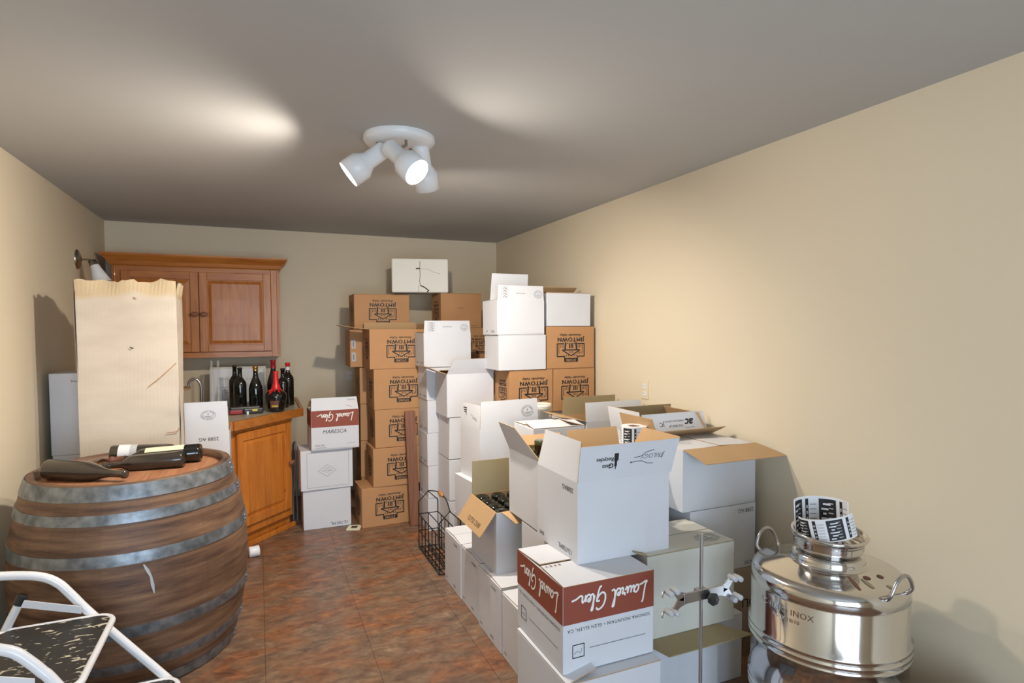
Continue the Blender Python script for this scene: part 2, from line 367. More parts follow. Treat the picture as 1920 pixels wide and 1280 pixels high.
def stroke(mb, M, pts, w, mt='ink', z=LIFT, smooth=0, closed=False, taper=False):
    if smooth: pts = [(p.x, p.y) for p in spline([(a, b, 0) for a, b in pts], smooth, closed)]
    n = len(pts); m = n if closed else n-1
    for i in range(m):
        a, b = pts[i], pts[(i+1) % n]
        dx, dy = b[0]-a[0], b[1]-a[1]; l = math.hypot(dx, dy) or 1e-9; ux, uy = dx/l, dy/l
        h = w/2; e = h*0.42 if n > 2 else 0
        e0 = 0 if (i == 0 and not closed) else e; e1 = 0 if (i == m-1 and not closed) else e
        zz = z+(i % 40)*7e-6
        p0 = (a[0]-ux*e0, a[1]-uy*e0); p1 = (b[0]+ux*e1, b[1]+uy*e1)
        mb.add([(p0[0]+uy*h, p0[1]-ux*h, zz), (p1[0]+uy*h, p1[1]-ux*h, zz), (p1[0]-uy*h, p1[1]+ux*h, zz), (p0[0]-uy*h, p0[1]+ux*h, zz)], [(0, 1, 2, 3)], mt, False, M)
def ring(mb, M, cx, cy, rx, ry, w, mt='ink', n=32):
    stroke(mb, M, [(cx+rx*math.cos(2*math.pi*i/n), cy+ry*math.sin(2*math.pi*i/n)) for i in range(n)], w, mt, closed=True)

def jimtown(mb, M, cx, cy, s, wid=1.0):
    """store carton print, standing on its head: small line, name, store front"""
    M = M @ T(cx, cy)
    W = s
    def P(x, y): return ((x-0.5)*W*wid, (y if y > 0 else y*1.24)*W)
    def st(pts, w, **k): stroke(mb, M, [P(*p) for p in pts], w*W, 'ink', **k)
    text(mb, 'Alexander Valley', M, 0, 0.365*W, 0.11*W, bold=0.010, shear=0.25, fit=0.80*W*wid)
    text(mb, 'JIMTOWN', M, 0, 0.225*W, 0.185*W, bold=0.022, spacing=1.15, fit=0.98*W*wid)
    for x0_, x1_ in ((-0.49, -0.43), (-0.31, -0.25), (0.40, 0.47)): stroke(mb, M, [(x0_*W*wid, 0.158*W), (x1_*W*wid, 0.158*W)], 0.012*W)
    st([(0.26, 0.08), (0, 0.08), (0.0, -0.27), (0.27, -0.27), (0.27, -0.41)], 0.036)
    st([(0.74, 0.08), (1, 0.08), (1.0, -0.27), (0.75, -0.27), (0.75, -0.41)], 0.036)
    st([(0.31, 0.13), (0.285, -0.10)], 0.055); st([(0.69, 0.13), (0.715, -0.10)], 0.055)
    st([(0.18, -0.10), (0.84, -0.10)], 0.04); st([(0.18, -0.10), (0.51, -0.255), (0.84, -0.10)], 0.036)
    for x in (0.45, 0.51, 0.57): st([(x, 0.10), (x, -0.05)], 0.038)
    for x in (0.385, 0.635): st([(x, 0.11), (x, 0.075)], 0.04)
    for x in (0.45, 0.51, 0.57): st([(x, -0.13), (x, -0.18)], 0.022)
    for i, x in enumerate((0.06, 0.12, 0.18, 0.235)):
        st([(x, 0.04), (x, -0.20 if i == 0 else -0.04)], 0.018); st([(1-x, 0.04), (1-x, -0.20 if i == 0 else -0.04)], 0.018)
        if i: st([(1-x, -0.14), (1-x, -0.21)], 0.02)
    for x in (0.33, 0.40, 0.62, 0.69): st([(x, -0.225), (x+0.01, -0.27)], 0.025)
    rect(mb, M, (0.27-0.5)*W*wid, -0.52*W, (0.75-0.5)*W*wid, -0.385*W, 'ink')
    text(mb, 'STORE', M, 0, -0.452*W, 0.11*W, 'kraft', z=LIFT*2, bold=0.010, fit=0.36*W*wid)

def seal(mb, M, cx, cy, rx, ry, mt='grey_ink'):
    ring(mb, M, cx, cy, rx, ry, 0.0016, mt); ring(mb, M, cx, cy, rx*0.68, ry*0.68, 0.0011, mt)
    for i in range(22):
        a = 2*math.pi*i/22
        p = (cx+rx*0.76*math.cos(a), cy+ry*0.76*math.sin(a)); q = (cx+rx*0.9*math.cos(a), cy+ry*0.9*math.sin(a))
        if i % 5: stroke(mb, M, [p, q], rx*0.09, mt)
    stroke(mb, M, [(cx, cy+ry*0.45), (cx, cy-ry*0.2)], rx*0.05, mt)
    stroke(mb, M, [(cx-rx*0.5, cy-ry*0.1), (cx-rx*0.2, cy-ry*0.3), (cx+rx*0.2, cy-ry*0.3), (cx+rx*0.5, cy-ry*0.1)], rx*0.06, mt)
    stroke(mb, M, [(cx-rx*0.4, cy-ry*0.4), (cx+rx*0.4, cy-ry*0.4)], rx*0.04, mt)
    stroke(mb, M, [(cx-rx*0.2, cy+ry*0.1), (cx, cy+ry*0.35), (cx+rx*0.2, cy+ry*0.1)], rx*0.04, mt)

SCRIPT = [  # "Laurel Glen" handwriting, x-height 1
 [(0.55,2.6),(0.35,2.2),(0.15,1.2),(-0.1,0.15),(-0.35,-0.15),(-0.1,-0.25),(0.5,0.0),(0.95,0.1)],
 [(1.9,0.85),(1.5,1.0),(1.15,0.6),(1.15,0.15),(1.45,0.05),(1.8,0.5),(1.95,0.9),(1.85,0.3),(2.0,0.05),(2.3,0.4)],
 [(2.45,0.95),(2.35,0.4),(2.45,0.05),(2.75,0.15),(3.0,0.9),(2.95,0.3),(3.1,0.05),(3.35,0.5)],
 [(3.45,1.15),(3.5,0.8),(3.85,0.85),(3.7,0.3),(3.85,0.05),(4.1,0.2)],
 [(4.2,0.5),(4.55,0.65),(4.65,0.9),(4.4,0.95),(4.2,0.6),(4.25,0.15),(4.6,0.05),(4.95,0.4)],
 [(4.85,0.3),(5.3,1.6),(5.55,2.3),(5.3,2.2),(5.15,1.3),(5.1,0.3),(5.35,0.05),(5.6,0.2)],
 [(8.2,2.0),(7.9,2.3),(7.2,2.0),(6.75,1.2),(6.75,0.4),(7.2,0.1),(7.8,0.5),(8.1,1.1),(7.6,1.15)],
 [(8.1,1.1),(7.9,0.2),(7.6,-0.6),(7.3,-0.8)],
 [(8.4,0.3),(8.8,1.6),(9.0,2.2),(8.8,2.1),(8.65,1.2),(8.6,0.3),(8.8,0.05),(9.0,0.25)],
 [(9.1,0.5),(9.45,0.65),(9.5,0.9),(9.25,0.95),(9.1,0.6),(9.15,0.15),(9.5,0.05),(9.8,0.4)],
 [(9.85,0.95),(9.85,0.1),(10.0,0.6),(10.35,0.95),(10.45,0.7),(10.4,0.2),(10.7,0.0),(11.4,0.35),(12.1,0.5)]]
def laurel(mb, M, cx, cy, width, mt='print_white'):
    k = width/12.6
    for q, ln in enumerate(SCRIPT):
        stroke(mb, M, [(cx-(x-5.9)*k, cy-(y-0.9)*k*1.05) for x, y in ln], 0.27*k, mt, smooth=6, z=LIFT*1.6+q*3e-5)

def stamp(mb, M, x0, y0, w, h, mt='grey_ink'):    # column of handling pictograms in a frame
    stroke(mb, M, [(x0,y0),(x0+w,y0),(x0+w,y0+h),(x0,y0+h)], 0.0012, mt, closed=True)
    for i in range(4):
        cy = y0+h*(i+0.5)/4; cx = x0+w/2
        stroke(mb, M, [(x0, y0+h*i/4), (x0+w, y0+h*i/4)], 0.001, mt)
        stroke(mb, M, [(cx-w*0.3, cy-h*0.06), (cx, cy+h*0.07), (cx+w*0.3, cy-h*0.05), (cx+w*0.05, cy-h*0.03)], 0.0035, mt)

# ------------------------------------------------------------------ cartons
TH = 0.0045
def face_M(side, w, d, h):
    return {'F': basis((0,0,0), (1,0,0), (0,0,1), (0,-1,0)), 'B': basis((w,d,0), (-1,0,0), (0,0,1), (0,1,0)),
            'L': basis((0,d,0), (0,-1,0), (0,0,1), (-1,0,0)), 'R': basis((w,0,0), (0,1,0), (0,0,1), (1,0,0)),
            'T': basis((0,0,h), (1,0,0), (0,1,0), (0,0,1))}[side]
def flap_M(side, ang, w, d, h):
    o, sd, inn = {'F': ((0,0,h), (1,0,0), (0,1,0)), 'B': ((w,d,h), (-1,0,0), (0,-1,0)),
                  'L': ((0,d,h), (0,-1,0), (1,0,0)), 'R': ((w,0,h), (0,1,0), (-1,0,0))}[side]
    a = math.radians(ang); inn = Vector(inn); up = Vector((0,0,1))
    return basis(o, sd, inn*math.cos(a)+up*math.sin(a), -inn*math.sin(a)+up*math.cos(a))
CART = []
def carton(label, x, y, z, w, d, h, rot=0, outer='white_card', inner='kraft_inner', flaps=None, prints=(), closed_top=False, group=None, jit=0.0016, band=None, divider=False, name='cardboard_box'):
    """flaps: {side: (angle, length, prints, start, end, skew)}; angle 0 closed, 90 upright, 180 out level"""
    root = thing(name, label, 'box', (x, y, z), math.radians(rot), group)
    if band: jit = 0.0
    rnd = random.Random(label+str(round(x*100))+str(round(y*100)))
    off = [Vector((rnd.uniform(-jit, jit), rnd.uniform(-jit, jit), 0 if i < 4 else rnd.uniform(-jit, 0))) for i in range(8)]
    for i in range(4): off[i] *= 0.4
    def warp(p):
        a, b, c = p.x/w, p.y/d, p.z/h
        a = min(max(a, -0.3), 1.3); b = min(max(b, -0.3), 1.3); c = min(max(c, 0), 1.0)
        q = p.copy()
        for i in range(8):
            wa = a if i & 1 else 1-a; wb = b if i & 2 else 1-b; wc = c if i & 4 else 1-c
            q += off[i]*(wa*wb*wc)
        return q
    mb = MB(); mb.warp = warp
    flaps = dict(flaps or {})
    openb = bool(flaps) and not closed_top
    if openb:
        mb.box((0,0,0), (w,d,0.008), outer)
        mb.box((0,0,0.004), (w,TH,h), [outer,outer,outer,inner,inner,inner]); mb.box((0,d-TH,0.004), (w,d,h), [outer,outer,inner,outer,inner,inner])
        mb.box((0,TH,0.004), (TH,d-TH,h), [outer,inner,inner,inner,inner,inner]); mb.box((w-TH,TH,0.004), (w,d-TH,h), [inner,outer,inner,inner,inner,inner])
    else:
        top = h-TH if closed_top else h
        mb.cbox((0,0,0), (w,d,top), 0.003, outer)
    if band:      # printed colour band round the upper part
        for s_, l_ in (('F', w), ('L', d), ('R', d), ('B', w)):
            rect(mb, face_M(s_, w, d, h), 0.001, h-band, l_-0.001, h-0.0015, 'brick_ink', z=LIFT*0.8)
    for p in prints: p(mb, lambda s_: face_M(s_, w, d, h), w, d, h)
    mb.build('box_body', root)
    if divider:
        dv = MB(); nx, ny = divider
        for i in range(1, nx): dv.box((w*i/nx-0.0015, 0.008, 0.01), (w*i/nx+0.0015, d-0.008, h-0.03), 'olive_inner')
        for i in range(1, ny): dv.box((0.008, d*i/ny-0.0015, 0.01), (w-0.008, d*i/ny+0.0015, h-0.032), 'olive_inner')
        dv.build('cardboard_divider', root)
    if closed_top:
        for s_ in ('F', 'B'):
            if s_ not in flaps: flaps[s_] = (rnd.uniform(0, 1.5), d/2-0.001, (), 0, 1, 0)
    for s_, fd in flaps.items():
        ang, ln = fd[0], fd[1]; pr = fd[2] if len(fd) > 2 else (); sk = fd[5] if len(fd) > 5 else 0
        Lh = w if s_ in 'FB' else d
        a0 = (fd[3] if len(fd) > 3 else 0)*Lh+0.002; a1 = (fd[4] if len(fd) > 4 else 1)*Lh-0.002
        M = flap_M(s_, ang, w, d, h); fb = MB(); fb.warp = warp; endi = fd[7] if len(fd) > 7 else 0; inn_ = fd[8] if len(fd) > 8 else inner
        t = 0.0035; ins = 0.006 if len(fd) < 7 else fd[6]
        pts = [(a0, 0), (a1, 0), (a1-ins+sk-endi, ln), (a0+ins+sk, ln)]
        K = 10; vs = []; bend = rnd.uniform(-0.008, 0.008)*(0 if ang < 3 else 1)
        for j in range(K+1):
            u = j/K; xa = pts[0][0]+(pts[3][0]-pts[0][0])*u; xb = pts[1][0]+(pts[2][0]-pts[1][0])*u
            zz = bend*u*u
            vs += [(xa, ln*u, zz-t), (xb, ln*u, zz-t), (xb, ln*u, zz), (xa, ln*u, zz)]
        fs = []; ms = []
        for j in range(K):
            b0, b1 = 4*j, 4*j+4
            fs += [(b0, b1, b1+1, b0+1), (b0+1, b1+1, b1+2, b0+2), (b0+2, b1+2, b1+3, b0+3), (b0+3, b1+3, b1, b0)]; ms += [inn_, inn_, outer, inn_]
        fs += [(0, 1, 2, 3), (4*K+3, 4*K+2, 4*K+1, 4*K)]; ms += [inner, inner]
        fb.add(vs, fs, ms, False, M)
        Mp = M; nb = len(fb.v); Minv = M.inverted(); nz = M.to_3x3() @ Vector((0, 0, 1))
        for p in pr: p(fb, lambda q, Mp=Mp: Mp, Lh, ln, h)
        if len(fd) > 9:
            Mi = M @ Matrix.Translation((Lh, 0, -t)) @ Matrix.Diagonal((-1, 1, -1, 1))
            for p in fd[9]: p(fb, lambda q, Mi=Mi: Mi, Lh, ln, h)
        for k in range(nb, len(fb.v)): fb.v[k] = fb.v[k]+nz*(bend*((Minv @ fb.v[k]).y/ln)**2+0.0)
        fb.build('flap', root)
    CART.append(root)
    return root
def tx(side, s, fx, fz, size, mt='ink', **k):
    return lambda mb, F, w, d, h: text(mb, s, F(side), fx*(w if side in 'FBT' else d), fz*h, size, mt, **k)
def ftx(s, x, y, size, mt='ink', **k): return lambda mb, F, L, ln, h: text(mb, s, F(0), x*L, y*ln, size, mt, **k)
def jt(side, fx, fz, s, wid=1.0): return lambda mb, F, w, d, h: jimtown(mb, F(side), fx*(w if side in 'FB' else d), fz*h, s, wid)
def fseal(x, y, r, ry, mt='grey_ink'): return lambda mb, F, L, ln, h: seal(mb, F(0), x*L, y*ln, r, ry, mt)
def fstamp(x, y, w_, h_): return lambda mb, F, L, ln, h: stamp(mb, F(0), x*L, y*ln, w_, h_)
AG = (tx('F', '2588 AG', 0.68, 0.86, 0.024), )
KR = dict(outer='kraft', inner='kraft_inner')

# ------------------------------------------------------------------ room shell
def wall(name, lo, hi, m='wall_paint'):
    mb = MB(); mb.box(lo, hi, m); return struct(mb.build(name))
wall('floor', (XL-0.1, YF-0.1, -0.1), (XR+0.1, YB+0.1, 0), 'floor_lino')
wall('ceiling', (XL-0.1, YF-0.1, H), (XR+0.1, YB+0.1, H+0.1), 'ceiling_paint')
wall('wall_left', (XL-0.1, YF-0.1, 0), (XL, YB+0.1, H)); wall('wall_right', (XR, YF-0.1, 0), (XR+0.1, YB+0.1, H))
wall('wall_back', (XL, YB, 0), (XR, YB+0.1, H))
mb = MB()
mb.box((XL, YF-0.1, 0), (WX0, YF, H), 'wall_paint'); mb.box((WX1, YF-0.1, 0), (XR, YF, H), 'wall_paint')
mb.box((WX0, YF-0.1, 0), (WX1, YF, WZ0), 'wall_paint'); mb.box((WX0, YF-0.1, WZ1), (WX1, YF, H), 'wall_paint')
struct(mb.build('wall_front'))
win = bpy.data.objects.new('window_1', None); COL.objects.link(win); struct(win)
mb = MB()
for a, b in (((WX0, WZ0), (WX0+0.06, WZ1)), ((WX1-0.06, WZ0), (WX1, WZ1)), ((WX0, WZ0), (WX1, WZ0+0.06)), ((WX0, WZ1-0.06), (WX1, WZ1))):
    mb.box((a[0], YF-0.08, a[1]), (b[0], YF-0.02, b[1]), 'window_trim')
for i in (1, 2): xx = WX0+(WX1-WX0)*i/3; mb.box((xx-0.04, YF-0.08, WZ0), (xx+0.04, YF-0.02, WZ1), 'window_trim')
mb.box((WX0, YF-0.07, 1.55), (WX1, YF-0.03, 1.60), 'window_trim'); mb.build('window_frame', win)
mb = MB(); mb.box((WX0-0.07, YF, WZ0-0.03), (WX1+0.07, YF+0.03, WZ0), 'window_trim'); mb.build('window_sill', win)

# ------------------------------------------------------------------ ceiling light: round plate with three swivel spots
LC = Vector((0.605, 2.69, H))
t = thing('ceiling_light', 'white round ceiling light with three swivel spot heads', 'light', LC)
mb = MB(); mb.lathe([(0.158, 0), (0.160, -0.018), (0.150, -0.032), (0.10, -0.037), (0.0, -0.038)], 'lamp_white', n=48)
for a in (0.4, 2.6): mb.lathe([(0.0, -0.045), (0.006, -0.043), (0.007, -0.036)], 'nickel', M=T(0.06*math.cos(a), 0.06*math.sin(a)), n=10)
mb.build('ceiling_plate', t)
heads = [((-0.112, -0.02, -0.100), (-0.80, 0.13, -0.62), (-0.10, -0.01)), ((-0.045, -0.13, -0.112), (0.50, -0.62, -0.68), (0.01, -0.09)), ((0.11, 0.02, -0.075), (0.26, 0.45, -0.80), (0.10, 0.02))]
for hp, ax, base in heads:
    ax = Vector(ax).normalized(); hp = Vector(hp)
    st = MB(); st.tube([(base[0], base[1], -0.03), (base[0], base[1], -0.06), tuple(hp-ax*0.0+Vector((0, 0, 0.012)))], 0.007, 'nickel'); st.build('swivel_arm', t)
    M = align_z(hp-ax*0.05, ax) @ Matrix.Scale(1.12, 4)
    hb = MB(); hb.lathe([(0.0, -0.012), (0.02, -0.012), (0.032, 0.0), (0.034, 0.01), (0.034, 0.078), (0.050, 0.105), (0.055, 0.112), (0.055, 0.175), (0.052, 0.176), (0.051, 0.168), (0.049, 0.12)], 'lamp_white', M=M, n=32)
    ho = hb.build('lamp_head', t)
    lb = MB(); lb.lathe([(0.0495, 0.158), (0.03, 0.1595), (0.0, 0.160)], 'lens', M=M, n=32); lb.build('lens', ho)['label'] = 'glowing white lens'
    c = LC+hp+ax*0.133; gain, cone = (0.62, 172) if hp.y < -0.1 else (1.75, 178) if hp.x > 0 else (1.4, 166)
    area('bulb_glow', c, c+ax, 0.085, 0.085, LAMP_POWER*(0.26 if hp.x > 0 else 0.14), LAMP_COLOR, 'DISK')
    sl = bpy.data.lights.new('spot_bulb', 'SPOT'); sl.energy = LAMP_POWER*SPOT_GAIN*gain; sl.color = LAMP_COLOR; sl.spot_size = math.radians(cone); sl.spot_blend = 1.0; sl.shadow_soft_size = 0.03
    so = bpy.data.objects.new('spot_bulb', sl); COL.objects.link(so); so.location = c; so.rotation_euler = ax.to_track_quat('-Z', 'Y').to_euler()

# ------------------------------------------------------------------ wall lamp on the left wall
t = thing('wall_lamp', 'nickel wall sconce with white cone shade above the tall stained carton', 'lamp', (XL, 4.79, 1.972))
RX = basis((0, 0, 0), (0, 1, 0), (0, 0, 1), (1, 0, 0))
mb = MB(); mb.lathe([(0.0, 0.022), (0.03, 0.020), (0.055, 0.012), (0.065, 0.004), (0.065, 0.0)], 'nickel', M=RX, n=32); mb.build('wall_plate', t)
mb = MB(); mb.tube(spline([(0.015, 0, 0), (0.05, -0.01, 0.0), (0.085, -0.03, -0.005), (0.10, -0.05, -0.02)], 4), 0.006, 'nickel'); mb.build('arm', t)
M = align_z((0.095, -0.05, -0.01), (0.35, -0.1, -0.9))
mb = MB(); mb.lathe([(0.0, 0), (0.024, 0.0), (0.027, 0.035)], 'nickel', M=M); mb.build('socket', t)
mb = MB(); mb.lathe([(0.025, 0.03), (0.033, 0.07), (0.055, 0.16), (0.052, 0.16), (0.03, 0.07)], 'white_label', M=M); mb.build('lamp_shade', t)

# ------------------------------------------------------------------ wall cabinet
def panel_door(mb_parent, x0, x1, z0, z1, y, m_fr, m_pn, kn, name='door', M=None):
    st = 0.058
    mb = MB()
    mb.cbox((x0, y-0.02, z0), (x0+st, y, z1), 0.003, m_fr, M); mb.cbox((x1-st, y-0.02, z0), (x1, y, z1), 0.003, m_fr, M)
    mb.cbox((x0+st, y-0.02, z0), (x1-st, y, z0+st), 0.003, 'pine_h' if m_fr == 'pine' else m_fr, M); mb.cbox((x0+st, y-0.02, z1-st), (x1-st, y, z1), 0.003, 'pine_h' if m_fr == 'pine' else m_fr, M)
    a, b, c, d = x0+st, x1-st, z0+st, z1-st; e = 0.03
    mb.box((a, y-0.008, c), (b, y-0.004, d), m_pn, M)
    vs = [(a+.006,y-.008,c+.006),(b-.006,y-.008,c+.006),(b-.006,y-.008,d-.006),(a+.006,y-.008,d-.006),(a+e,y-.017,c+e),(b-e,y-.017,c+e),(b-e,y-.017,d-e),(a+e,y-.017,d-e)]
    mb.add(vs, [(0,1,5,4),(1,2,6,5),(2,3,7,6),(3,0,4,7),(4,5,6,7)], m_pn, False, M)
    o = mb.build(name, mb_parent)
    kb = MB(); Mk = (M or Matrix()) @ basis((kn[0], y-0.02, kn[1]), (1, 0, 0), (0, 0, 1), (0, -1, 0))
    kb.lathe([(0.008, 0), (0.008, 0.012), (0.018, 0.018), (0.020, 0.026), (0.014, 0.033), (0.0, 0.035)], 'plank_wood', M=Mk @ Matrix.Diagonal((1.45, 0.95, 1, 1)), n=20)
    kb.build('knob', o)
    return o
CY = 5.27
t = thing('wall_cabinet', 'honey pine wall cabinet with two panelled doors and a flared cornice', 'cabinet', (0, 0, 0))
X0, X1, Z0, Z1 = -1.0, 0.17, 1.275, 2.0
mb = MB(); mb.box((X0, CY+0.02, Z0), (X1, YB-0.002, Z1), 'pine')
mb.cbox((X0, CY, Z0), (X0+0.06, CY+0.02, Z1), 0.002, 'pine'); mb.cbox((X1-0.065, CY, Z0), (X1, CY+0.02, Z1), 0.002, 'pine')
mb.cbox((X0+0.06, CY, Z0), (X1-0.065, CY+0.02, Z0+0.045), 0.002, 'pine_h'); mb.cbox((X0+0.06, CY, Z1-0.05), (X1-0.065, CY+0.02, Z1), 0.002, 'pine_h')
for xx in (X0+0.012, X1-0.022): mb.cbox((xx, CY-0.008, Z0+0.02), (xx+0.012, CY, Z1-0.02), 0.003, 'pine')
mb.build('cabinet_body', t)
cm = X0+0.06+(X1-0.065-X0-0.06)/2-0.005
panel_door(t, X0+0.062, cm-0.002, Z0+0.048, Z1-0.05, CY-0.001, 'pine', 'pine', (cm-0.03, 1.62))
panel_door(t, cm+0.002, X1-0.067, Z0+0.048, Z1-0.05, CY-0.001, 'pine', 'pine', (cm+0.035, 1.62))
mb = MB()
def frame_ring(z, o): return [(X0-o*1.0, CY-o, z), (X1+o, CY-o, z), (X1+o, YB-0.002, z), (X0-o, YB-0.002, z)]
prof = [(1.985, 0.004), (1.995, 0.014), (2.02, 0.022), (2.055, 0.058), (2.066, 0.065), (2.078, 0.065), (2.078, 0.0)]
vs = []; fs = []
for z, o in prof: vs += frame_ring(z, o)
for j in range(len(prof)-1):
    for k in range(4): fs.append((4*j+k, 4*j+(k+1) % 4, 4*j+4+(k+1) % 4, 4*j+4+k))
fs.append((24, 25, 26, 27)); mb.add(vs, fs, 'pine_h'); mb.build('cornice', t)

# ------------------------------------------------------------------ base cabinet and counter
t = thing('base_cabinet', 'orange pine corner base cabinet with a slanted panelled door', 'cabinet')
P = [(-1.06, 4.34), (-0.17, 4.34), (0.215, 4.76), (0.215, 5.59), (-1.06, 5.59)]
mb = MB(); mb.prism(P, 0.09, 0.845, 'pine_orange')
Pb = [(-1.06, 4.37), (-0.185, 4.37), (0.195, 4.785), (0.195, 5.59), (-1.06, 5.59)]
mb.prism(Pb, 0.0, 0.09, 'pine_orange')
mb.build('cabinet_body', t)
dv = Vector((0.385, 0.42, 0)).normalized(); nv = Vector((dv.y, -dv.x, 0))
MD = basis((-0.17, 4.34, 0), dv, -nv, (0, 0, 1))
LD = math.hypot(0.385, 0.42)
panel_door(t, 0.02, LD-0.03, 0.15, 0.80, -0.001, 'pine_orange', 'pine_orange', (LD-0.045, 0.50), M=MD)
mb = MB(); mb.cbox((0.0, -0.02, 0.0), (LD+0.01, 0.0, 0.035), 0.004, 'pine_orange', MD); mb.build('plinth', t)
t = thing('countertop', 'tiled corner countertop with a pine edge holding dark bottles', 'countertop')
PC = [(-1.08, 4.28), (-0.17, 4.28), (0.2825, 4.815), (0.2825, 5.59), (-1.08, 5.59)]
mb = MB(); mb.prism(PC, 0.846, 0.884, 'tile_counter'); mb.build('tile_top', t)
mb = MB()
for a, b in ((PC[0], PC[1]), (PC[1], PC[2]), (PC[2], PC[3])):
    d_ = Vector((b[0]-a[0], b[1]-a[1], 0)); l_ = d_.length; d_.normalize(); n_ = Vector((d_.y, -d_.x, 0))
    mb.cbox((-0.006, -0.0005, 0.832), (l_+0.006, 0.028, 0.893), 0.004, 'pine_h', basis((a[0], a[1], 0), d_, n_, (0, 0, 1)))
mb.build('wooden_edge', t)
t = thing('faucet', 'chrome gooseneck faucet behind the tall stained carton', 'faucet', (-0.41, 5.1, 0.884))
mb = MB(); mb.lathe([(0.028, 0), (0.028, 0.01), (0.014, 0.02), (0.012, 0.05)], 'steel_dull'); mb.build('faucet_base', t)
mb = MB(); mb.tube(spline([(0, 0, 0.04), (0, 0, 0.14), (-0.005, 0, 0.20), (-0.035, 0, 0.238), (-0.075, 0, 0.225), (-0.09, 0, 0.185)], 5), 0.0095, 'steel_dull'); mb.build('spout', t)
t = thing('dish_rack_board', 'small pale wooden board laid beside the faucet', 'board', (-0.535, 5.0, 0.884))
mb = MB(); mb.cbox((-0.06, -0.1, 0.17), (0.055, 0.1, 0.185), 0.003, 'board_wood'); mb.build('board_top', t)
mb = MB(); mb.box((-0.055, -0.09, 0), (-0.045, 0.09, 0.17), 'board_wood'); mb.build('support', t)
t = thing('framed_print', 'white framed drawing leaning under the wall cabinet behind bottles', 'picture', (-0.37, 5.36, 0.884))
mb = MB(); RM = Matrix.Rotation(math.radians(-7), 4, 'X')
mb.cbox((0, 0, 0.0), (0.425, 0.018, 0.31), 0.003, 'aged_card', RM); mb.box((0.0, -0.002, 0.01), (0.40, 0.0, 0.29), 'white_label', RM)
FM = RM @ basis((0, -0.002, 0), (1, 0, 0), (0, 0, 1), (0, -1, 0))
for i in range(10): stroke(mb, FM, [(0.07+i*0.028, 0.20), (0.08+i*0.028, 0.212), (0.088+i*0.028, 0.2)], 0.004, 'pale_ink')
stroke(mb, FM, [(0.08, 0.14), (0.19, 0.145), (0.18, 0.12), (0.085, 0.12)], 0.006, 'pale_ink', closed=True)
stroke(mb, FM, [(0.09, 0.12), (0.09, 0.04), (0.17, 0.04), (0.17, 0.12)], 0.005, 'pale_ink'); stroke(mb, FM, [(0.11, 0.04), (0.11, 0.10), (0.15, 0.10), (0.15, 0.04)], 0.003, 'pale_ink')
mb.build('print_panel', t)
for i, (xx, lb) in enumerate(((-0.343, 'left clear glass tube standing before the framed drawing'), (-0.297, 'right clear glass tube standing before the framed drawing'))):
    mb = MB(); mb.lathe([(0.010, 0), (0.010, 0.37), (0.0075, 0.37), (0.0075, 0.004)], 'clear_glass', n=16); mb.disc(0.010, 0.0, 'clear_glass', n=16, up=False)
    tag(mb.build('glass_tube', loc=(xx, 5.22, 0.884)), lb, 'glass tube', 'glass tubes by the framed drawing')

# ------------------------------------------------------------------ bottles
def bottle_profile(k, R, Hh):
    if k == 'bordeaux': return [(0, 0.012), (R*0.6, 0.004), (R*0.93, 0), (R, 0.008), (R, Hh*0.60), (R*0.93, Hh*0.66), (R*0.62, Hh*0.725), (R*0.40, Hh*0.77), (R*0.36, Hh*0.83), (R*0.35, Hh*0.955), (R*0.42, Hh*0.96), (R*0.42, Hh*0.985), (R*0.36, Hh), (0, Hh)]
    if k == 'burgundy': return [(0, 0.012), (R*0.6, 0.004), (R*0.93, 0), (R, 0.008), (R, Hh*0.46), (R*0.94, Hh*0.53), (R*0.72, Hh*0.63), (R*0.46, Hh*0.73), (R*0.36, Hh*0.80), (R*0.33, Hh*0.95), (R*0.40, Hh*0.96), (R*0.40, Hh*0.985), (R*0.34, Hh), (0, Hh)]
    if k == 'squat': return [(0, 0.0), (R*0.72, 0.0), (R*0.80, 0.01), (R, Hh*0.36), (R*0.99, Hh*0.43), (R*0.80, Hh*0.50), (R*0.42, Hh*0.56), (R*0.22, Hh*0.62), (R*0.21, Hh*0.94), (R*0.24, Hh*0.95), (R*0.24, Hh), (0, Hh)]
def bottle(label, loc, kind='bordeaux', R=0.039, Hh=0.30, m='glass_dark', cap=None, caplen=0.06, M=None, lab=(), group='bottles on the counter', capname='capsule'):
    t = thing('wine_bottle' if kind != 'squat' else 'liquor_bottle', label, 'bottle', loc, 0, group); M = M or Matrix()
    pr = bottle_profile(kind, R, Hh)
    mb = MB(); mb.lathe(pr, m, M=M, n=36); mb.build('glass_body', t)
    if cap:
        cb = MB(); pts = [(r+0.0012, z) for r, z in pr if z >= Hh-caplen and r > 0]
        rr = max(R*0.36, 0.001)
        pts = [(rr+0.003 if kind != 'squat' else R*0.24, Hh-caplen)]+pts+[(0, Hh+0.0015)]
        cb.lathe(pts, cap, M=M, n=24); cb.build(capname, t)
    for (z0, z1, a0, a1, lm) in lab:
        lb = MB()
        def rad(z):
            for (ra, za), (rb, zb) in zip(pr, pr[1:]):
                if za <= z <= zb and zb > za: return ra+(rb-ra)*(z-za)/(zb-za)
            return R
        lb.lathe([(rad(z0+(z1-z0)*i/6)+0.0008, z0+(z1-z0)*i/6) for i in range(7)], lm, M=M, n=20, a0=a0, a1=a1); lb.build('label', t)
    return t
Z9 = 0.884
bottle('dark wine bottle in front at the left end of the counter row', (-0.135, 4.97, Z9), R=0.046, Hh=0.325)
bottle('dark wine bottle mostly hidden behind the leftmost counter bottle', (-0.175, 5.10, Z9), R=0.043, Hh=0.335)
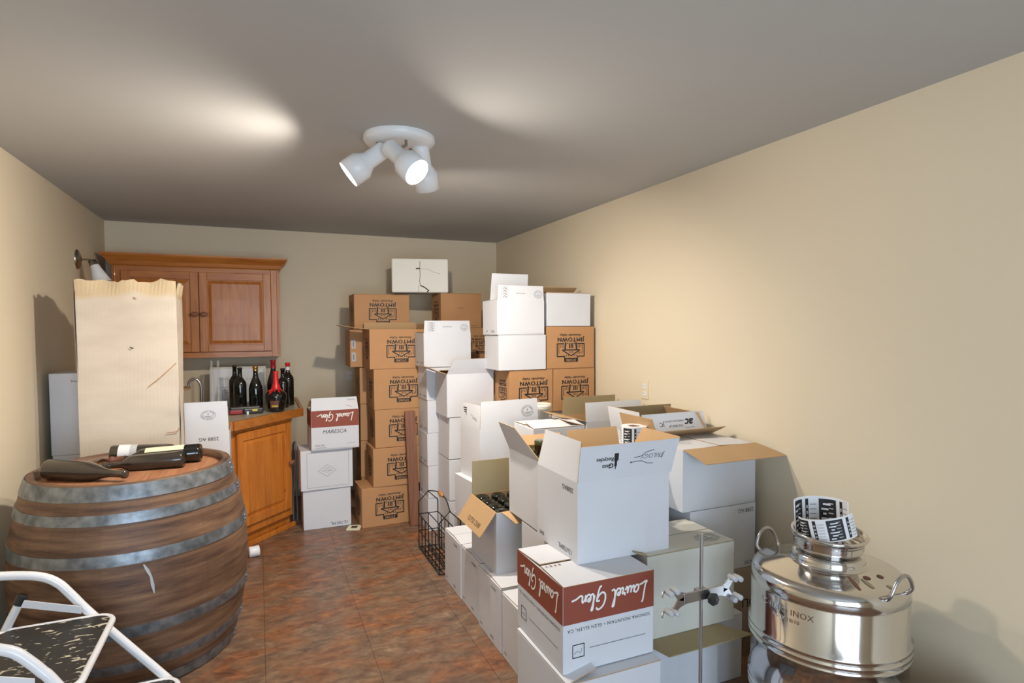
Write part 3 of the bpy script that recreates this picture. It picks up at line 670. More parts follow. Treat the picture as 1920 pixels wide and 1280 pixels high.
bottle('dark sloping wine bottle with a gold cap on the counter', (-0.025, 4.97, Z9), 'burgundy', R=0.050, Hh=0.332, cap='gold', caplen=0.035, capname='gold_cap')
bottle('dark bottle with tall red foil top behind the squat bottle', (0.105, 5.08, Z9), 'burgundy', R=0.052, Hh=0.372, cap='dark_red', caplen=0.065, capname='red_foil')
bottle('uncapped dark bottle between red-topped bottles at counter end', (0.172, 4.98, Z9), R=0.043, Hh=0.31)
bottle('dark bottle with red cap and white neck band at counter end', (0.215, 5.12, Z9), R=0.046, Hh=0.345, cap='red_wax', caplen=0.03, lab=((0.285, 0.312, 0, 6.283, 'white_label'),), capname='red_cap')
sq = bottle('squat dark bottle with dripping red wax neck and brown label', (0.115, 4.76, Z9), 'squat', R=0.075, Hh=0.30, lab=((0.035, 0.088, -2.25, -1.35, 'brown_label'), (0.04, 0.053, -2.1, -1.42, 'yellow_label')))
mb = MB(); mb.lathe([(0.033, 0.162), (0.034, 0.168), (0.030, 0.19), (0.0195, 0.215), (0.0185, 0.285), (0.020, 0.302), (0, 0.304)], 'red_wax', n=24)
for a, l in ((-2.7, 0.155), (-2.2, 0.140), (-1.8, 0.157), (-1.2, 0.150), (-0.6, 0.156)):
    r0 = 0.034; r1 = 0.034+(0.17-l)*1.6
    mb.tube([(r0*math.cos(a)*0.8, r0*math.sin(a)*0.8, 0.172), (r0*math.cos(a), r0*math.sin(a), 0.166), (r1*math.cos(a), r1*math.sin(a), l)], 0.006, 'red_wax', n=8)
mb.build('wax_seal', sq)
t = thing('hand_tool', 'black hand tool with red grip and yellow sticker lying on the counter', 'tool', (-0.20, 4.68, Z9), math.radians(6))
mb = MB(); mb.cbox((0.0, 0.0, 0.0), (0.21, 0.06, 0.055), 0.012, 'black_plastic'); mb.cbox((0.09, -0.012, 0.0), (0.225, 0.05, 0.042), 0.01, 'black_plastic'); mb.build('tool_body', t)
mb = MB(); mb.cbox((0.0, -0.012, 0.004), (0.085, 0.008, 0.034), 0.005, 'dark_red'); mb.build('red_grip', t)
mb = MB(); mb.box((0.15, -0.0135, 0.02), (0.185, -0.0115, 0.035), 'yellow_label'); mb.build('sticker', t)
mb = MB(); mb.box((0.112, -0.0145, 0.0), (0.126, -0.0115, 0.022), 'white_label'); mb.build('switch', t)

# ------------------------------------------------------------------ barrel
BX, BY, BH = -0.541, 3.20, 0.875
t = thing('wine_barrel', 'old oak wine barrel with galvanised hoops standing by the left wall', 'barrel', (BX, BY, 0))
def br(z):
    u = (z-BH/2)/(BH/2); return 0.473-(0.473-0.396)*abs(u)**2.0
mb = MB(); prof = [(0.34, 0.02), (br(0)-0.02, 0.0), (br(0), 0.004)]+[(br(BH*i/24), BH*i/24) for i in range(1, 24)]+[(br(BH), BH-0.004), (br(BH)-0.004, BH), (br(BH)-0.026, BH), (br(BH)-0.030, BH-0.045)]
mb.lathe(prof, 'barrel_oak', n=90)
stk = [(-1.36, 0.555), (-1.335, 0.53), (-1.31, 0.50), (-1.30, 0.465), (-1.29, 0.43)]
for (a, z), (a2, z2), ww, w2 in zip(stk, stk[1:], (0.006, 0.014, 0.009, 0.013), (0.014, 0.009, 0.013, 0.004)):       # splash of dried white paint
    q = [(a-ww, z), (a+ww, z), (a2+w2, z2), (a2-w2, z2)]
    mb.add([((br(z_)+0.001)*math.cos(a_), (br(z_)+0.001)*math.sin(a_), z_) for a_, z_ in q], [(3, 2, 1, 0)], 'pale_ink')
mb.build('staves', t)
mb = MB(); mb.disc(br(BH)-0.027, BH-0.035, 'barrel_head', n=64)
mb.build('barrel_head', t)
for z0, z1 in ((0.815, 0.872), (0.725, 0.765), (0.565, 0.61), (0.265, 0.31), (0.11, 0.15), (0.004, 0.055)):
    mb = MB(); mb.lathe([(br(z0)+0.004, z0), (br((z0+z1)/2)+0.0048, (z0+z1)/2), (br(z1)+0.004, z1)], 'galv', n=120)
    mb.lathe([(br(z0), z0), (br(z0)+0.004, z0)], 'galv', n=120, smooth=False); mb.lathe([(br(z1)+0.004, z1), (br(z1), z1)], 'galv', n=120, smooth=False)
    a = -0.15
    for dz in (0.3, 0.7):
        zz = z0+(z1-z0)*dz; mb.lathe([(0.0, 0.007), (0.006, 0.005), (0.008, 0.0)], 'galv', M=basis(((br(zz)+0.004)*math.cos(a), (br(zz)+0.004)*math.sin(a), zz), (-math.sin(a), math.cos(a), 0), (0, 0, 1), (math.cos(a), math.sin(a), 0)), n=10)
    mb.build('hoop', t)
BZ = BH-0.035
def lying(label, base, neck, R, Ln, kind, m, z=BZ, **k):
    d_ = Vector((neck[0]-base[0], neck[1]-base[1], 0)).normalized()
    return bottle(label, (base[0], base[1], z+R), kind, R, Ln, m, M=align_z((0, 0, 0), d_ + Vector((0, 0, -0.04))), group='bottles lying on the barrel', **k)
lying('brown burgundy bottle lying alone at left on the barrel', (-0.865, 3.19), (-0.53, 3.00), 0.046, 0.375, 'burgundy', 'glass_brown')
lying('dark bottle with white and pale blue labels lying rearmost on the barrel', (-0.68, 3.45), (-0.30, 3.43), 0.045, 0.40, 'bordeaux', 'glass_brown', lab=((0.035, 0.085, 0.0, 6.283, 'white_label'), (0.085, 0.115, 0.0, 6.283, 'pale_ink')), cap='dark_red', caplen=0.012)
lying('dark bottle with long cream label lying in the middle of the barrel', (-0.275, 3.32), (-0.63, 3.36), 0.045, 0.40, 'bordeaux', 'glass_dark', lab=((0.07, 0.24, 0.7, 3.2, 'cream_label'),), cap='brown_label', caplen=0.07)
lying('dark unlabelled bottle lying nearest the rim beside the cream label', (-0.34, 3.215), (-0.66, 3.25), 0.040, 0.34, 'bordeaux', 'glass_brown')

# ------------------------------------------------------------------ step stool
t = thing('step_stool', 'white tubular folding step stool with worn black treads by the barrel', 'step stool')
RT = 0.0155
for y_ in (2.60, 2.045):
    mb = MB(); pts = ([(-0.894, y_, 0.631), (-0.826, y_, 0.629), (-0.743, y_, 0.612), (-0.691, y_, 0.580), (-0.650, y_, 0.527), (-0.587, y_, 0.438)] if y_ > 2.3 else [(-0.715, y_, 0.620), (-0.680, y_, 0.611), (-0.645, y_, 0.593), (-0.613, y_, 0.559), (-0.587, y_, 0.526), (-0.551, y_, 0.473)])+[(-0.378, y_, 0.172), (-0.243, y_, 0.0)]; pts = [(pts[0][0]-0.05, y_, pts[0][2]-0.03)]+pts
    mb.tube(spline(pts, 5), RT, 'white_enamel', n=14); mb.build('side_rail', t)
    yi = y_+(-0.022 if y_ > 2.3 else 0.022)
    mb = MB(); mb.tube([(-0.79, yi, 0.55), (-1.045, yi, 0.0)], RT*0.9, 'white_enamel', n=12); mb.tube([(-0.786, yi, 0.56), (-0.80, yi, 0.53)], 0.017, 'black_plastic', n=12); mb.build('leg', t)
    yb = y_+(-0.034 if y_ > 2.3 else 0.034)
    mb = MB(); mb.add([(-0.80, yb, 0.525), (-0.615, yb, 0.465), (-0.615, yb, 0.492), (-0.80, yb, 0.552), (-0.80, yb+0.004, 0.525), (-0.615, yb+0.004, 0.465), (-0.615, yb+0.004, 0.492), (-0.80, yb+0.004, 0.552)],
       [(0,1,2,3),(7,6,5,4),(0,4,5,1),(3,2,6,7),(0,3,7,4),(1,5,6,2)], 'white_enamel'); mb.build('brace', t)
def step(x0, x1, y0, y1, z):
    r = 0.055; pts = []
    for cx, cy, a in ((x1-r, y1-r, 0), (x0+r, y1-r, 90), (x0+r, y0+r, 180), (x1-r, y0+r, 270)):
        for i in range(7): an = math.radians(a+i*15); pts.append((cx+r*math.cos(an), cy+r*math.sin(an)))
    mb = MB(); mb.prism(pts, z-0.008, z, 'worn_tread'); s_ = mb.build('tread', t)
    mb = MB(); mb.tube([(p[0], p[1], z-0.008) for p in pts], 0.0115, 'white_enamel', n=10, closed=True); mb.build('tread_frame', s_)
step(-0.86, -0.512, 2.07, 2.575, 0.447); step(-0.66, -0.31, 2.07, 2.575, 0.155)
mb = MB(); mb.tube([(-1.045, 2.07, 0.012), (-1.045, 2.575, 0.012)], RT*0.8, 'white_enamel'); mb.build('rear_crossbar', t)

# ------------------------------------------------------------------ tall stained carton
t = thing('tall_carton', 'tall battered cream carton with torn stained top standing behind the barrel', 'carton', (-0.875, 3.74, 0))
w, d, h = 0.465, 0.21, 1.76; rnd = random.Random(3)
def edge_top(u): return h+0.004*math.sin(u*9)+0.004*math.sin(u*23+1)+(0.010 if 0.45 < u < 0.62 or u > 0.85 else 0)+rnd.uniform(-0.003, 0.003)
def torn(p0, p1, name, seed):
    global rnd; rnd = random.Random(seed)
    n = 26; vs = []; dx, dy = p1[0]-p0[0], p1[1]-p0[1]; l = math.hypot(dx, dy); nx, ny = dy/l*0.006, -dx/l*0.006
    for i in range(n+1):
        u = i/n; x, y = p0[0]+dx*u, p0[1]+dy*u; zt = edge_top(u*l*2.2)
        rows = [0.0, 0.5, 1.0, 1.5, 1.68, zt]
        for z in rows:
            bl = 0.007*math.sin(z*7+u*3) if z not in (0.0,) else 0
            if z == zt: bl += 0.012*math.sin(u*14+seed)
            vs.append((x+nx/0.006*bl, y+ny/0.006*bl, z)); 
        for z in rows:
            bl = 0.007*math.sin(z*7+u*3) if z not in (0.0,) else 0
            if z == zt: bl += 0.012*math.sin(u*14+seed)
            vs.append((x+nx/0.006*bl-nx, y+ny/0.006*bl-ny, z))
    R = 6; K = 2*R; fs = []; ms = []
    for i in range(n):
        for j in range(R-1):
            a, b = i*K+j, (i+1)*K+j
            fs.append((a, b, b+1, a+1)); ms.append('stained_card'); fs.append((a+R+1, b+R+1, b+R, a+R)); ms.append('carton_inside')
        fs.append((i*K+R-1, (i+1)*K+R-1, (i+1)*K+2*R-1, i*K+2*R-1)); ms.append('kraft_inner')
    mb = MB(); mb.add(vs, fs, ms)
    if name == 'front_panel':
        FM = basis((0, -0.008, 0), (1, 0, 0), (0, 0, 1), (0, -1, 0))
        stroke(mb, FM, [(0.32, 1.19), (0.38, 1.24), (0.455, 1.315)], 0.005, 'board_wood', smooth=4)
        stroke(mb, FM, [(0.40, 0.93), (0.45, 0.935), (0.462, 0.955)], 0.005, 'board_wood', smooth=4)
        stroke(mb, FM, [(0.24, 1.408), (0.25, 1.40), (0.256, 1.403)], 0.006, 'crack'); stroke(mb, FM, [(0.262, 1.675), (0.275, 1.665)], 0.007, 'board_wood')
    mb.build(name, t)
torn((0, 0), (w, 0), 'front_panel', 1); torn((w, 0), (w, d), 'side_panel', 2); torn((w, d), (0, d), 'back_panel', 4); torn((0, d), (0, 0), 'side_panel', 5)

# ------------------------------------------------------------------ cartons on the left side
carton('white carton with drooping sides topmost at the left wall', -1.068, 4.0, 0.80, 0.26, 0.25, 0.46, prints=(tx('F', 'Vineyard Farming', 0.62, 0.90, 0.017), tx('F', 'Company', 0.66, 0.86, 0.015)))
carton('plain white carton under the drooping carton at the left wall', -1.065, 4.0, 0.40, 0.26, 0.25, 0.40)
carton('plain white carton on the floor in the left wall stack', -1.065, 4.0, 0.0, 0.26, 0.25, 0.40)
carton('upright white 2588 AG carton with raised seal flap behind the barrel', -0.55, 3.99, 0.58, 0.375, 0.235, 0.30, flaps={'F': (92, 0.185, (fseal(0.70, 0.56, 0.040, 0.028),))}, prints=(tx('F', '2588 AG', 0.70, 0.86, 0.030),))
carton('white carton in the middle below the 2588 AG seal carton', -0.55, 3.99, 0.29, 0.375, 0.235, 0.29)
carton('white carton on the floor below the 2588 AG seal carton', -0.55, 3.99, 0.0, 0.375, 0.235, 0.29)

# stack by the cabinet
carton('plain white 12-750 ML carton at the foot of the stack beside the cabinet', 0.283, 4.60, 0, 0.345, 0.25, 0.298, prints=(tx('F', '12-750 ML', 0.75, 0.10, 0.030),))
def diamond(mb, F, w, d, h):
    M = F('F'); stroke(mb, M, [(0.045, 0.02), (w-0.03, 0.02), (w-0.03, h-0.02), (0.045, h-0.02)], 0.0018, 'grey_ink', closed=True)
    cx, cy = w*0.5, h*0.47
    stroke(mb, M, [(cx-0.065, cy), (cx, cy-0.045), (cx+0.065, cy), (cx, cy+0.045)], 0.0022, 'grey_ink', closed=True)
    text(mb, 'FRESH PACK', M, cx, cy, 0.014, 'grey_ink')
    for dy in (-0.012, 0.012, 0.02): stroke(mb, M, [(cx-0.022, cy+dy), (cx+0.022, cy+dy)], 0.0015, 'grey_ink')
carton('white carton with a printed diamond, middle of the stack beside the cabinet', 0.268, 4.58, 0.30, 0.375, 0.27, 0.30, rot=1.5, prints=(diamond,))
def lg_small(mb, F, w, d, h):
    laurel(mb, F('F'), w*0.5, h-0.05, w*0.78)
    text(mb, 'MARESCA', F('F'), w*0.48, h*0.45, 0.040, 'ink', flip=False, shear=0.25, bold=-0.004)
    text(mb, 'RED WINE', F('F'), w*0.17, h*0.12, 0.014, 'ink'); text(mb, 'NET CONTENTS', F('F'), w*0.19, h*0.06, 0.010, 'ink')
    text(mb, 'Sonoma, CA', F('F'), w*0.83, h*0.13, 0.012, 'grey_ink')
carton('white and brick red script carton with black lettering, topmost beside the cabinet', 0.345, 4.555, 0.602, 0.345, 0.255, 0.295, rot=2, flaps={'F': (72, 0.095, (ftx('< 8 8 8 8', 0.86, 0.78, 0.016),)), 'L': (8, 0.10), 'R': (20, 0.1), 'B': (30, 0.11)}, band=0.125, prints=(lg_small,))
t = thing('folded_metal_frame', 'thin grey folded metal frame leaning between cabinet and white boxes', 'frame', (0.226, 4.87, 0))
mb = MB(); mb.tube([(0.0, 0, 0.0), (0.012, 0.12, 0.58), (0.025, 0.05, 0.62)], 0.007, 'grey_frame'); mb.build('leg', t)
mb = MB(); mb.tube([(0.03, 0.0, 0.0), (0.025, 0.05, 0.62)], 0.007, 'grey_frame'); mb.build('leg', t)
mb = MB(); mb.tube([(0.005, 0.04, 0.2), (0.028, 0.02, 0.2)], 0.005, 'grey_frame'); mb.build('crossbar', t)
mb = MB(); mb.cbox((-0.05, -0.055, 0), (0.05, 0.055, 0.006), 0.001, 'cream_label'); mb.box((-0.022, -0.02, 0.006), (0.022, 0.025, 0.0075), 'card_tan')
tag(mb.build('paper_card', loc=(0.637, 4.512, 0), rot=(0, 0, -0.35)), 'small cream square card with brown centre on the floor', 'card')
mb = MB(); mb.lathe([(0.0, 0), (0.033, 0), (0.035, 0.003), (0.035, 0.06), (0.033, 0.063), (0, 0.063)], 'white_enamel', M=basis((0, 0, 0.035), (0, 1, 0), (0, 0, 1), (1, 0, 0)))
tag(mb.build('white_cap', loc=(-0.085, 4.20, 0), rot=(0, 0, 0.2)), 'white plastic cap lying on the floor between barrel and cabinet', 'cap')

# kraft stack
def JP(fx=0.6, fz=0.53, s=0.215, left=True):
    r = [jt('F', fx, fz, s)]
    if left: r.append(jt('L', 0.55, fz, 0.17, 0.8))
    return r
def jim(label, x, y, z, h, w=0.36, d=0.28, rot=0, fx=0.6, **k):
    k.setdefault('prints', JP(fx)); return carton(label, x, y, z, w, d, h, rot, **KR, **k)
jim('creased logo-printed kraft carton at the foot of the tall stack', 0.690, 4.47, 0.0, 0.30, w=0.385, rot=2.5, fx=0.55)
jim('logo-printed kraft carton directly above the floor carton in the tall stack', 0.777, 4.47, 0.301, 0.295, rot=1)
jim('logo-printed kraft carton third from the floor in the tall stack', 0.797, 4.48, 0.597, 0.29)
jim('logo-printed kraft carton just under the open-flapped one in the tall stack', 0.793, 4.48, 0.888, 0.307, w=0.375, d=0.30)
jim('open logo-printed kraft carton whose flap sticks out to the left', 0.765, 4.48, 1.197, 0.30, w=0.43, d=0.28, fx=0.55, flaps={'L': (174, 0.21, (), 0, 0.7, 0), 'B': (92, 0.055), 'R': (95, 0.045), 'F': (2, 0.0001)})
# rear column
for i in range(4):
    lb = ('kraft carton on the floor behind the tall printed kraft stack', 'kraft carton second from the floor behind the tall printed kraft stack', 'kraft carton third from the floor behind the tall printed kraft stack', 'kraft carton fourth from the floor behind the tall printed kraft stack')[i]
    jim(lb, 0.745, 4.84, i*0.298, 0.296, prints=JP(0.55))
def two_labels(mb, F, w, d, h):
    for z in (0.50, 0.16): rect(mb, F('F'), 0.012, h*z, 0.045, h*z+0.07, 'pale_ink'); rect(mb, F('F'), 0.022, h*z+0.012, 0.032, h*z+0.055, 'grey_ink', z=LIFT*2)
jim('dark kraft carton with two small white stickers behind the open carton', 0.672, 4.84, 1.194, 0.30, w=0.42, prints=(two_labels, jt('F', 0.6, 0.55, 0.19)))
jim('logo-printed kraft carton on the left top beneath the cracked foam box', 0.705, 4.82, 1.496, 0.285, w=0.445, fx=0.51, flaps={'F': (0.5, 0.13, (), 0, 0.68), 'B': (0.5, 0.13)}, closed_top=True)
for i in range(4):
    lb = ('kraft carton on the floor in the rear stack by the back wall', 'kraft carton second up in the rear stack by the back wall', 'kraft carton third up in the rear stack by the back wall', 'kraft carton fourth up in the rear stack by the back wall')[i]
    jim(lb, 1.425, 4.84, i*0.302, 0.300, w=0.375)
jim('kraft carton just below the highest kraft carton, logo half hidden', 1.445, 4.80, 1.209, 0.296, w=0.375, prints=(jt('F', 0.86, 0.55, 0.17), ))
def bb(mb, F, w, d, h): text(mb, 'WINE CO', F('F'), w*0.48, h*0.58, 0.012); text(mb, '12-750 ML', F('F'), w*0.83, h*0.06, 0.014)
jim('highest kraft carton, right of the cracked foam box, side logo', 1.414, 4.80, 1.506, 0.294, w=0.362, prints=(bb, jt('L', 0.5, 0.52, 0.19, 0.8)), flaps={'B': (1, 0.11), 'F': (0.5, 0.12)}, closed_top=True)
t = thing('foam_box', 'cracked white foam box bridging the tops of two kraft stacks', 'foam box', (1.03, 4.93, 1.802), math.radians(-15))
mb = MB(); mb.cbox((0, 0, 0), (0.47, 0.27, 0.285), 0.012, 'foam', seg=3)
FM = basis((0, 0, 0), (1, 0, 0), (0, 0, 1), (0, -1, 0))
stroke(mb, FM, [(0.235, 0.262), (0.232, 0.20), (0.236, 0.15), (0.230, 0.10), (0.236, 0.060)], 0.004, 'crack')
stroke(mb, FM, [(0.236, 0.060), (0.27, 0.045), (0.305, 0.018), (0.29, 0.004)], 0.009, 'crack'); stroke(mb, FM, [(0.20, 0.198), (0.215, 0.202), (0.235, 0.199)], 0.010, 'crack')
stroke(mb, FM, [(0.235, 0.2), (0.30, 0.195), (0.35, 0.17), (0.40, 0.16)], 0.0016, 'crack', smooth=3); stroke(mb, FM, [(0.222, 0.06), (0.224, 0.0)], 0.0025, 'crack')
mb.build('foam_block', t)
t = thing('wooden_plank', 'upright reddish wooden plank leaning between kraft and white stacks', 'plank', (1.035, 4.37, 0))
mb = MB(); mb.cbox((0, 0, 0), (0.078, 0.03, 0.875), 0.003, 'plank_wood', Matrix.Rotation(math.radians(-2), 4, 'Y') @ Matrix.Rotation(math.radians(-1), 4, 'X')); mb.build('board', t)

def outlet(name, label, M):
    t = thing(name, label, 'outlet', M.translation)
    R = M.to_3x3().to_4x4()
    mb = MB(); mb.cbox((-0.036, -0.058, 0), (0.036, 0.058, 0.006), 0.002, 'outlet_cream', R); mb.build('cover_plate', t)
    for dz in (-0.024, 0.024):
        mb = MB(); mb.cbox((-0.017, dz-0.014, 0.006), (0.017, dz+0.014, 0.008), 0.001, 'white_label', R)
        for dx in (-0.007, 0.007): mb.box((dx-0.0015, dz-0.003, 0.008), (dx+0.0015, dz+0.008, 0.0085), 'outlet_slot', R)
        mb.build('socket', t)
outlet('wall_outlet', 'cream wall outlet above the open cartons on the right wall', basis((XR, 3.076, 1.11), (0, -1, 0), (0, 0, 1), (-1, 0, 0)))
outlet('wall_outlet', 'wall outlet in shadow left of the tall kraft stack', basis((0.77, YB, 1.07), (1, 0, 0), (0, 0, 1), (0, -1, 0)))

# ------------------------------------------------------------------ white columns in the middle
PT = lambda: (tx('L', '750 ML', 0.75, 0.12, 0.022), tx('L', '9WL', 0.25, 0.12, 0.022))
for i, lb in enumerate(('small white carton on the floor behind the wire basket', 'small white carton second from the floor behind the wire basket', 'small white carton third up in the narrow rear column', 'small white carton fourth up in the narrow rear column', 'small white carton fifth up, under the stamped-flap carton')):
    carton(lb, 1.128+0.004*(i % 2), 4.21, i*0.2435, 0.30, 0.25, 0.242, prints=PT())
carton('white carton with raised stamped flap topping the narrow rear column', 1.107, 4.20, 1.219, 0.36, 0.26, 0.252, prints=PT(), flaps={'F': (88, 0.088, (fstamp(0.09, 0.12, 0.05, 0.065), ftx('WINE CARTON', 0.5, 0.5, 0.010), fseal(0.86, 0.42, 0.028, 0.024))), 'B': (5, 0.12)})
for i, lb in enumerate(('white carton at the foot of the column behind the basket handle', 'white carton second from the floor in the column behind the basket handle', 'white carton directly below the grey-flapped open carton')):
    carton(lb, 1.205, 3.92, i*0.294, 0.335, 0.27, 0.292, prints=(), jit=0.006)
carton('open white carton with a wide grey-shaded flap folded back over it', 1.192, 3.915, 0.884, 0.345, 0.28, 0.30, outer='white_card', flaps={'F': (112, 0.115, (ftx('. .', 0.1, 0.2, 0.03),), 0, 1, 0.03), 'L': (160, 0.13), 'B': (10, 0.13)})
carton('white carton on the floor behind the front row, under the 2588 seal cartons', 1.155, 3.385, 0.0, 0.38, 0.27, 0.308)
carton('white carton second up beneath the open seal carton', 1.15, 3.275, 0.311, 0.385, 0.27, 0.278, rot=5)
def logo_bits(mb, F, L, ln, h):
    M = F(0); rect(mb, M, L*0.28, ln*0.45, L*0.30, ln*0.80, 'ink')
    for i in range(3): rect(mb, M, L*(0.12+0.03*i), ln*(0.76-0.09*i), L*0.28, ln*(0.80-0.09*i), 'ink')
    stroke(mb, M, [(L*0.5, ln*0.55), (L*0.62, ln*0.5), (L*0.75, ln*0.35), (L*0.85, ln*0.33)], 0.002, 'grey_ink', smooth=4); text(mb, 'TRILOGY', M, L*0.72, ln*0.42, 0.014, 'grey_ink')
carton('open white carton with raised seal flap and a raised logo side flap', 1.195, 3.27, 0.590, 0.41, 0.28, 0.31, rot=6, flaps={'F': (90, 0.165, (fseal(0.80, 0.55, 0.042, 0.034),)), 'L': (88, 0.14, (logo_bits,)), 'B': (60, 0.12)}, prints=(tx('F', '2588 AG', 0.82, 0.86, 0.026),))

# right rear cluster
RP = (tx('L', '50 ML', 0.7, 0.10, 0.024), tx('L', 'x7', 0.3, 0.10, 0.024))
for i in range(3):
    carton(('white carton on the floor under the front-left rear kraft carton', 'white carton second up under the front-left rear kraft carton', 'white carton third up under the front-left rear kraft carton')[i], 1.553, 3.68, i*0.3055, 0.325, 0.27, 0.304)
    carton(('white carton on the floor in the back right corner', 'white carton second up in the back right corner', 'white carton third up in the back right corner')[i], 1.888, 3.68, i*0.3055, 0.325, 0.27, 0.304)
jim('logo-printed kraft carton below two plain white cartons, right cluster', 1.552, 3.66, 0.918, 0.297, w=0.330, d=0.27, fx=0.55)
jim('logo-printed kraft carton against the right wall, lower of two', 1.886, 3.66, 0.918, 0.297, w=0.330, d=0.27, fx=0.52)
jim('logo-printed kraft carton against the right wall, under a plain white carton', 1.835, 3.66, 1.217, 0.295, w=0.378, d=0.27, fx=0.50)
carton('plain white carton standing on a kraft carton, below the stamped one', 1.472, 3.65, 1.217, 0.352, 0.27, 0.238)
carton('white carton with two raised flaps, topmost of the right cluster', 1.462, 3.65, 1.457, 0.348, 0.27, 0.233, prints=RP, flaps={'F': (88, 0.098, (fstamp(0.09, 0.15, 0.048, 0.072), ftx('WINE CARTON', 0.49, 0.48, 0.010), fseal(0.87, 0.42, 0.030, 0.026))), 'B': (84, 0.20, (), 0.0, 0.85, 0, 0.006, 0.0, 'white_card'), 'L': (12, 0.1), 'R': (10, 0.1)})
carton('plain white carton topmost against the right wall', 1.837, 3.66, 1.514, 0.345, 0.27, 0.236, flaps={'B': (28, 0.10), 'F': (2, 0.13)}, closed_top=True, prints=(tx('L', 'ML', 0.8, 0.1, 0.02),))

# ------------------------------------------------------------------ middle mass along the right wall
carton('white carton on the floor in the hidden middle block, left', 1.46, 2.96, 0.0, 0.30, 0.29, 0.309)
carton('white carton second up in the hidden middle block, left', 1.46, 2.96, 0.310, 0.30, 0.29, 0.309)
carton('white 2588 AG carton with loosely closed flaps in front of the plastic tub', 1.395, 2.955, 0.620, 0.325, 0.29, 0.322, rot=-2, prints=(tx('F', '2588 AG', 0.72, 0.80, 0.028),), flaps={'F': (7, 0.14), 'B': (4, 0.14), 'R': (12, 0.1)}, closed_top=True)
carton('white carton on the floor under the plastic tub stack', 1.62, 3.385, 0.0, 0.27, 0.27, 0.290)
carton('white carton second up under the plastic tub stack', 1.62, 3.385, 0.291, 0.27, 0.27, 0.290)
carton('white carton directly under the plastic tub', 1.62, 3.385, 0.582, 0.27, 0.27, 0.290, flaps={'R': (10, 0.1)}, closed_top=True)
t = thing('plastic_tub', 'round translucent white plastic tub among the open cartons', 'tub', (1.70, 3.49, 0.876))
mb = MB(); mb.lathe([(0.0, 0.002), (0.060, 0.0), (0.066, 0.09), (0.073, 0.095), (0.073, 0.125), (0.070, 0.125), (0.066, 0.10), (0.058, 0.006)], 'plastic_tub', n=40); mb.build('tub_body', t)
mb = MB(); mb.lathe([(0.0, 0.122), (0.066, 0.122), (0.069, 0.128), (0.0745, 0.128), (0.0745, 0.112)], 'plastic_tub', n=40); mb.build('lid', t)
for i in range(3):
    if i < 2:
        carton(('white carton on the floor by the right wall below the outlet', 'white carton second up by the right wall below the outlet')[i], 1.81, 3.07, i*0.31, 0.40, 0.30, 0.309)
        carton(('white carton on the floor by the right wall, behind the floor carton nearest the tank', 'white carton second up by the right wall, behind the 2588 AG tank-side carton')[i], 1.79, 2.48, i*0.31, 0.40, 0.30, 0.309)
        carton(('white carton on the floor in the hidden centre block', 'white carton second up in the hidden centre block')[i], 1.42, 2.28, i*0.31, 0.32, 0.28, 0.309)
carton('open carton with raised brown and white flaps below the right wall outlet', 1.80, 3.06, 0.62, 0.405, 0.31, 0.318, flaps={'B': (90, 0.115, (), 0.0, 1, 0, 0.006, 0, 'olive_inner'), 'F': (84, 0.115, (), -0.02, 1), 'L': (165, 0.15, (ftx('9 b', 0.5, 0.5, 0.03, 'brick_ink'),))})
def aclogo(mb, F, L, ln, h):
    M = F(0); text(mb, 'ac', M, L*0.74, ln*0.52, 0.060, 'ink', bold=0.02, shear=0.35)
    stroke(mb, M, [(L*0.66, ln*0.28), (L*0.80, ln*0.28)], 0.002, 'ink')
    text(mb, 'AMERICAN CARTON', M, L*0.50, ln*0.62, 0.013, 'ink'); text(mb, 'THIS SIDE UP', M, L*0.52, ln*0.40, 0.016, 'ink'); text(mb, 'JC', M, L*0.30, ln*0.5, 0.032, 'ink')
carton('open carton with an upright brown flap and lettered front flap', 1.79, 2.47, 0.62, 0.41, 0.31, 0.325, flaps={'B': (90, 0.115, (), 0.0, 1, 0, 0.006, 0, 'olive_inner'), 'F': (68, 0.115, (aclogo,), 0, 1, -0.0), 'L': (105, 0.13, (), 0, 1, 0), 'R': (60, 0.12)})
carton('white carton under the standing label roll behind the big open carton', 1.42, 2.28, 0.62, 0.33, 0.29, 0.305, rot=0, flaps={'R': (75, 0.15), }, closed_top=True)

def art_strip(mb, M, W, Hh, n, arc=None, off=0.0):
    """black and white label artwork repeated along a strip; arc maps (s, z) to a point"""
    for i in range(n):
        s0 = W*i/n; sw = W/n
        def q(a, b, c, d_, mt, lift=0.0006):
            K = 4; vs = []
            for j in range(K+1):
                s_ = s0+sw*(a+(c-a)*j/K); vs += [arc(s_, b*Hh, lift), arc(s_, d_*Hh, lift)]
            mb.add(vs, [(2*j, 2*j+2, 2*j+3, 2*j+1) for j in range(K)], mt, False, M)
        q(0.02, 0.06, 0.50, 0.94, 'ink'); q(0.62, 0.06, 0.72, 0.94, 'ink')
        for k in range(6):
            b = 0.12+0.13*k; q(0.08+0.05*(k % 2), b, 0.22+0.06*(k % 3), b+0.05, 'white_label', 0.0012)
            q(0.30-0.02*(k % 2), b+0.04, 0.42, b+0.07, 'pale_ink', 0.0012); q(0.76, b, 0.95, b+0.02, 'grey_ink', 0.0012)
        for k in range(4): q(0.645, 0.2+0.16*k, 0.695, 0.28+0.16*k, 'pale_ink', 0.0012)
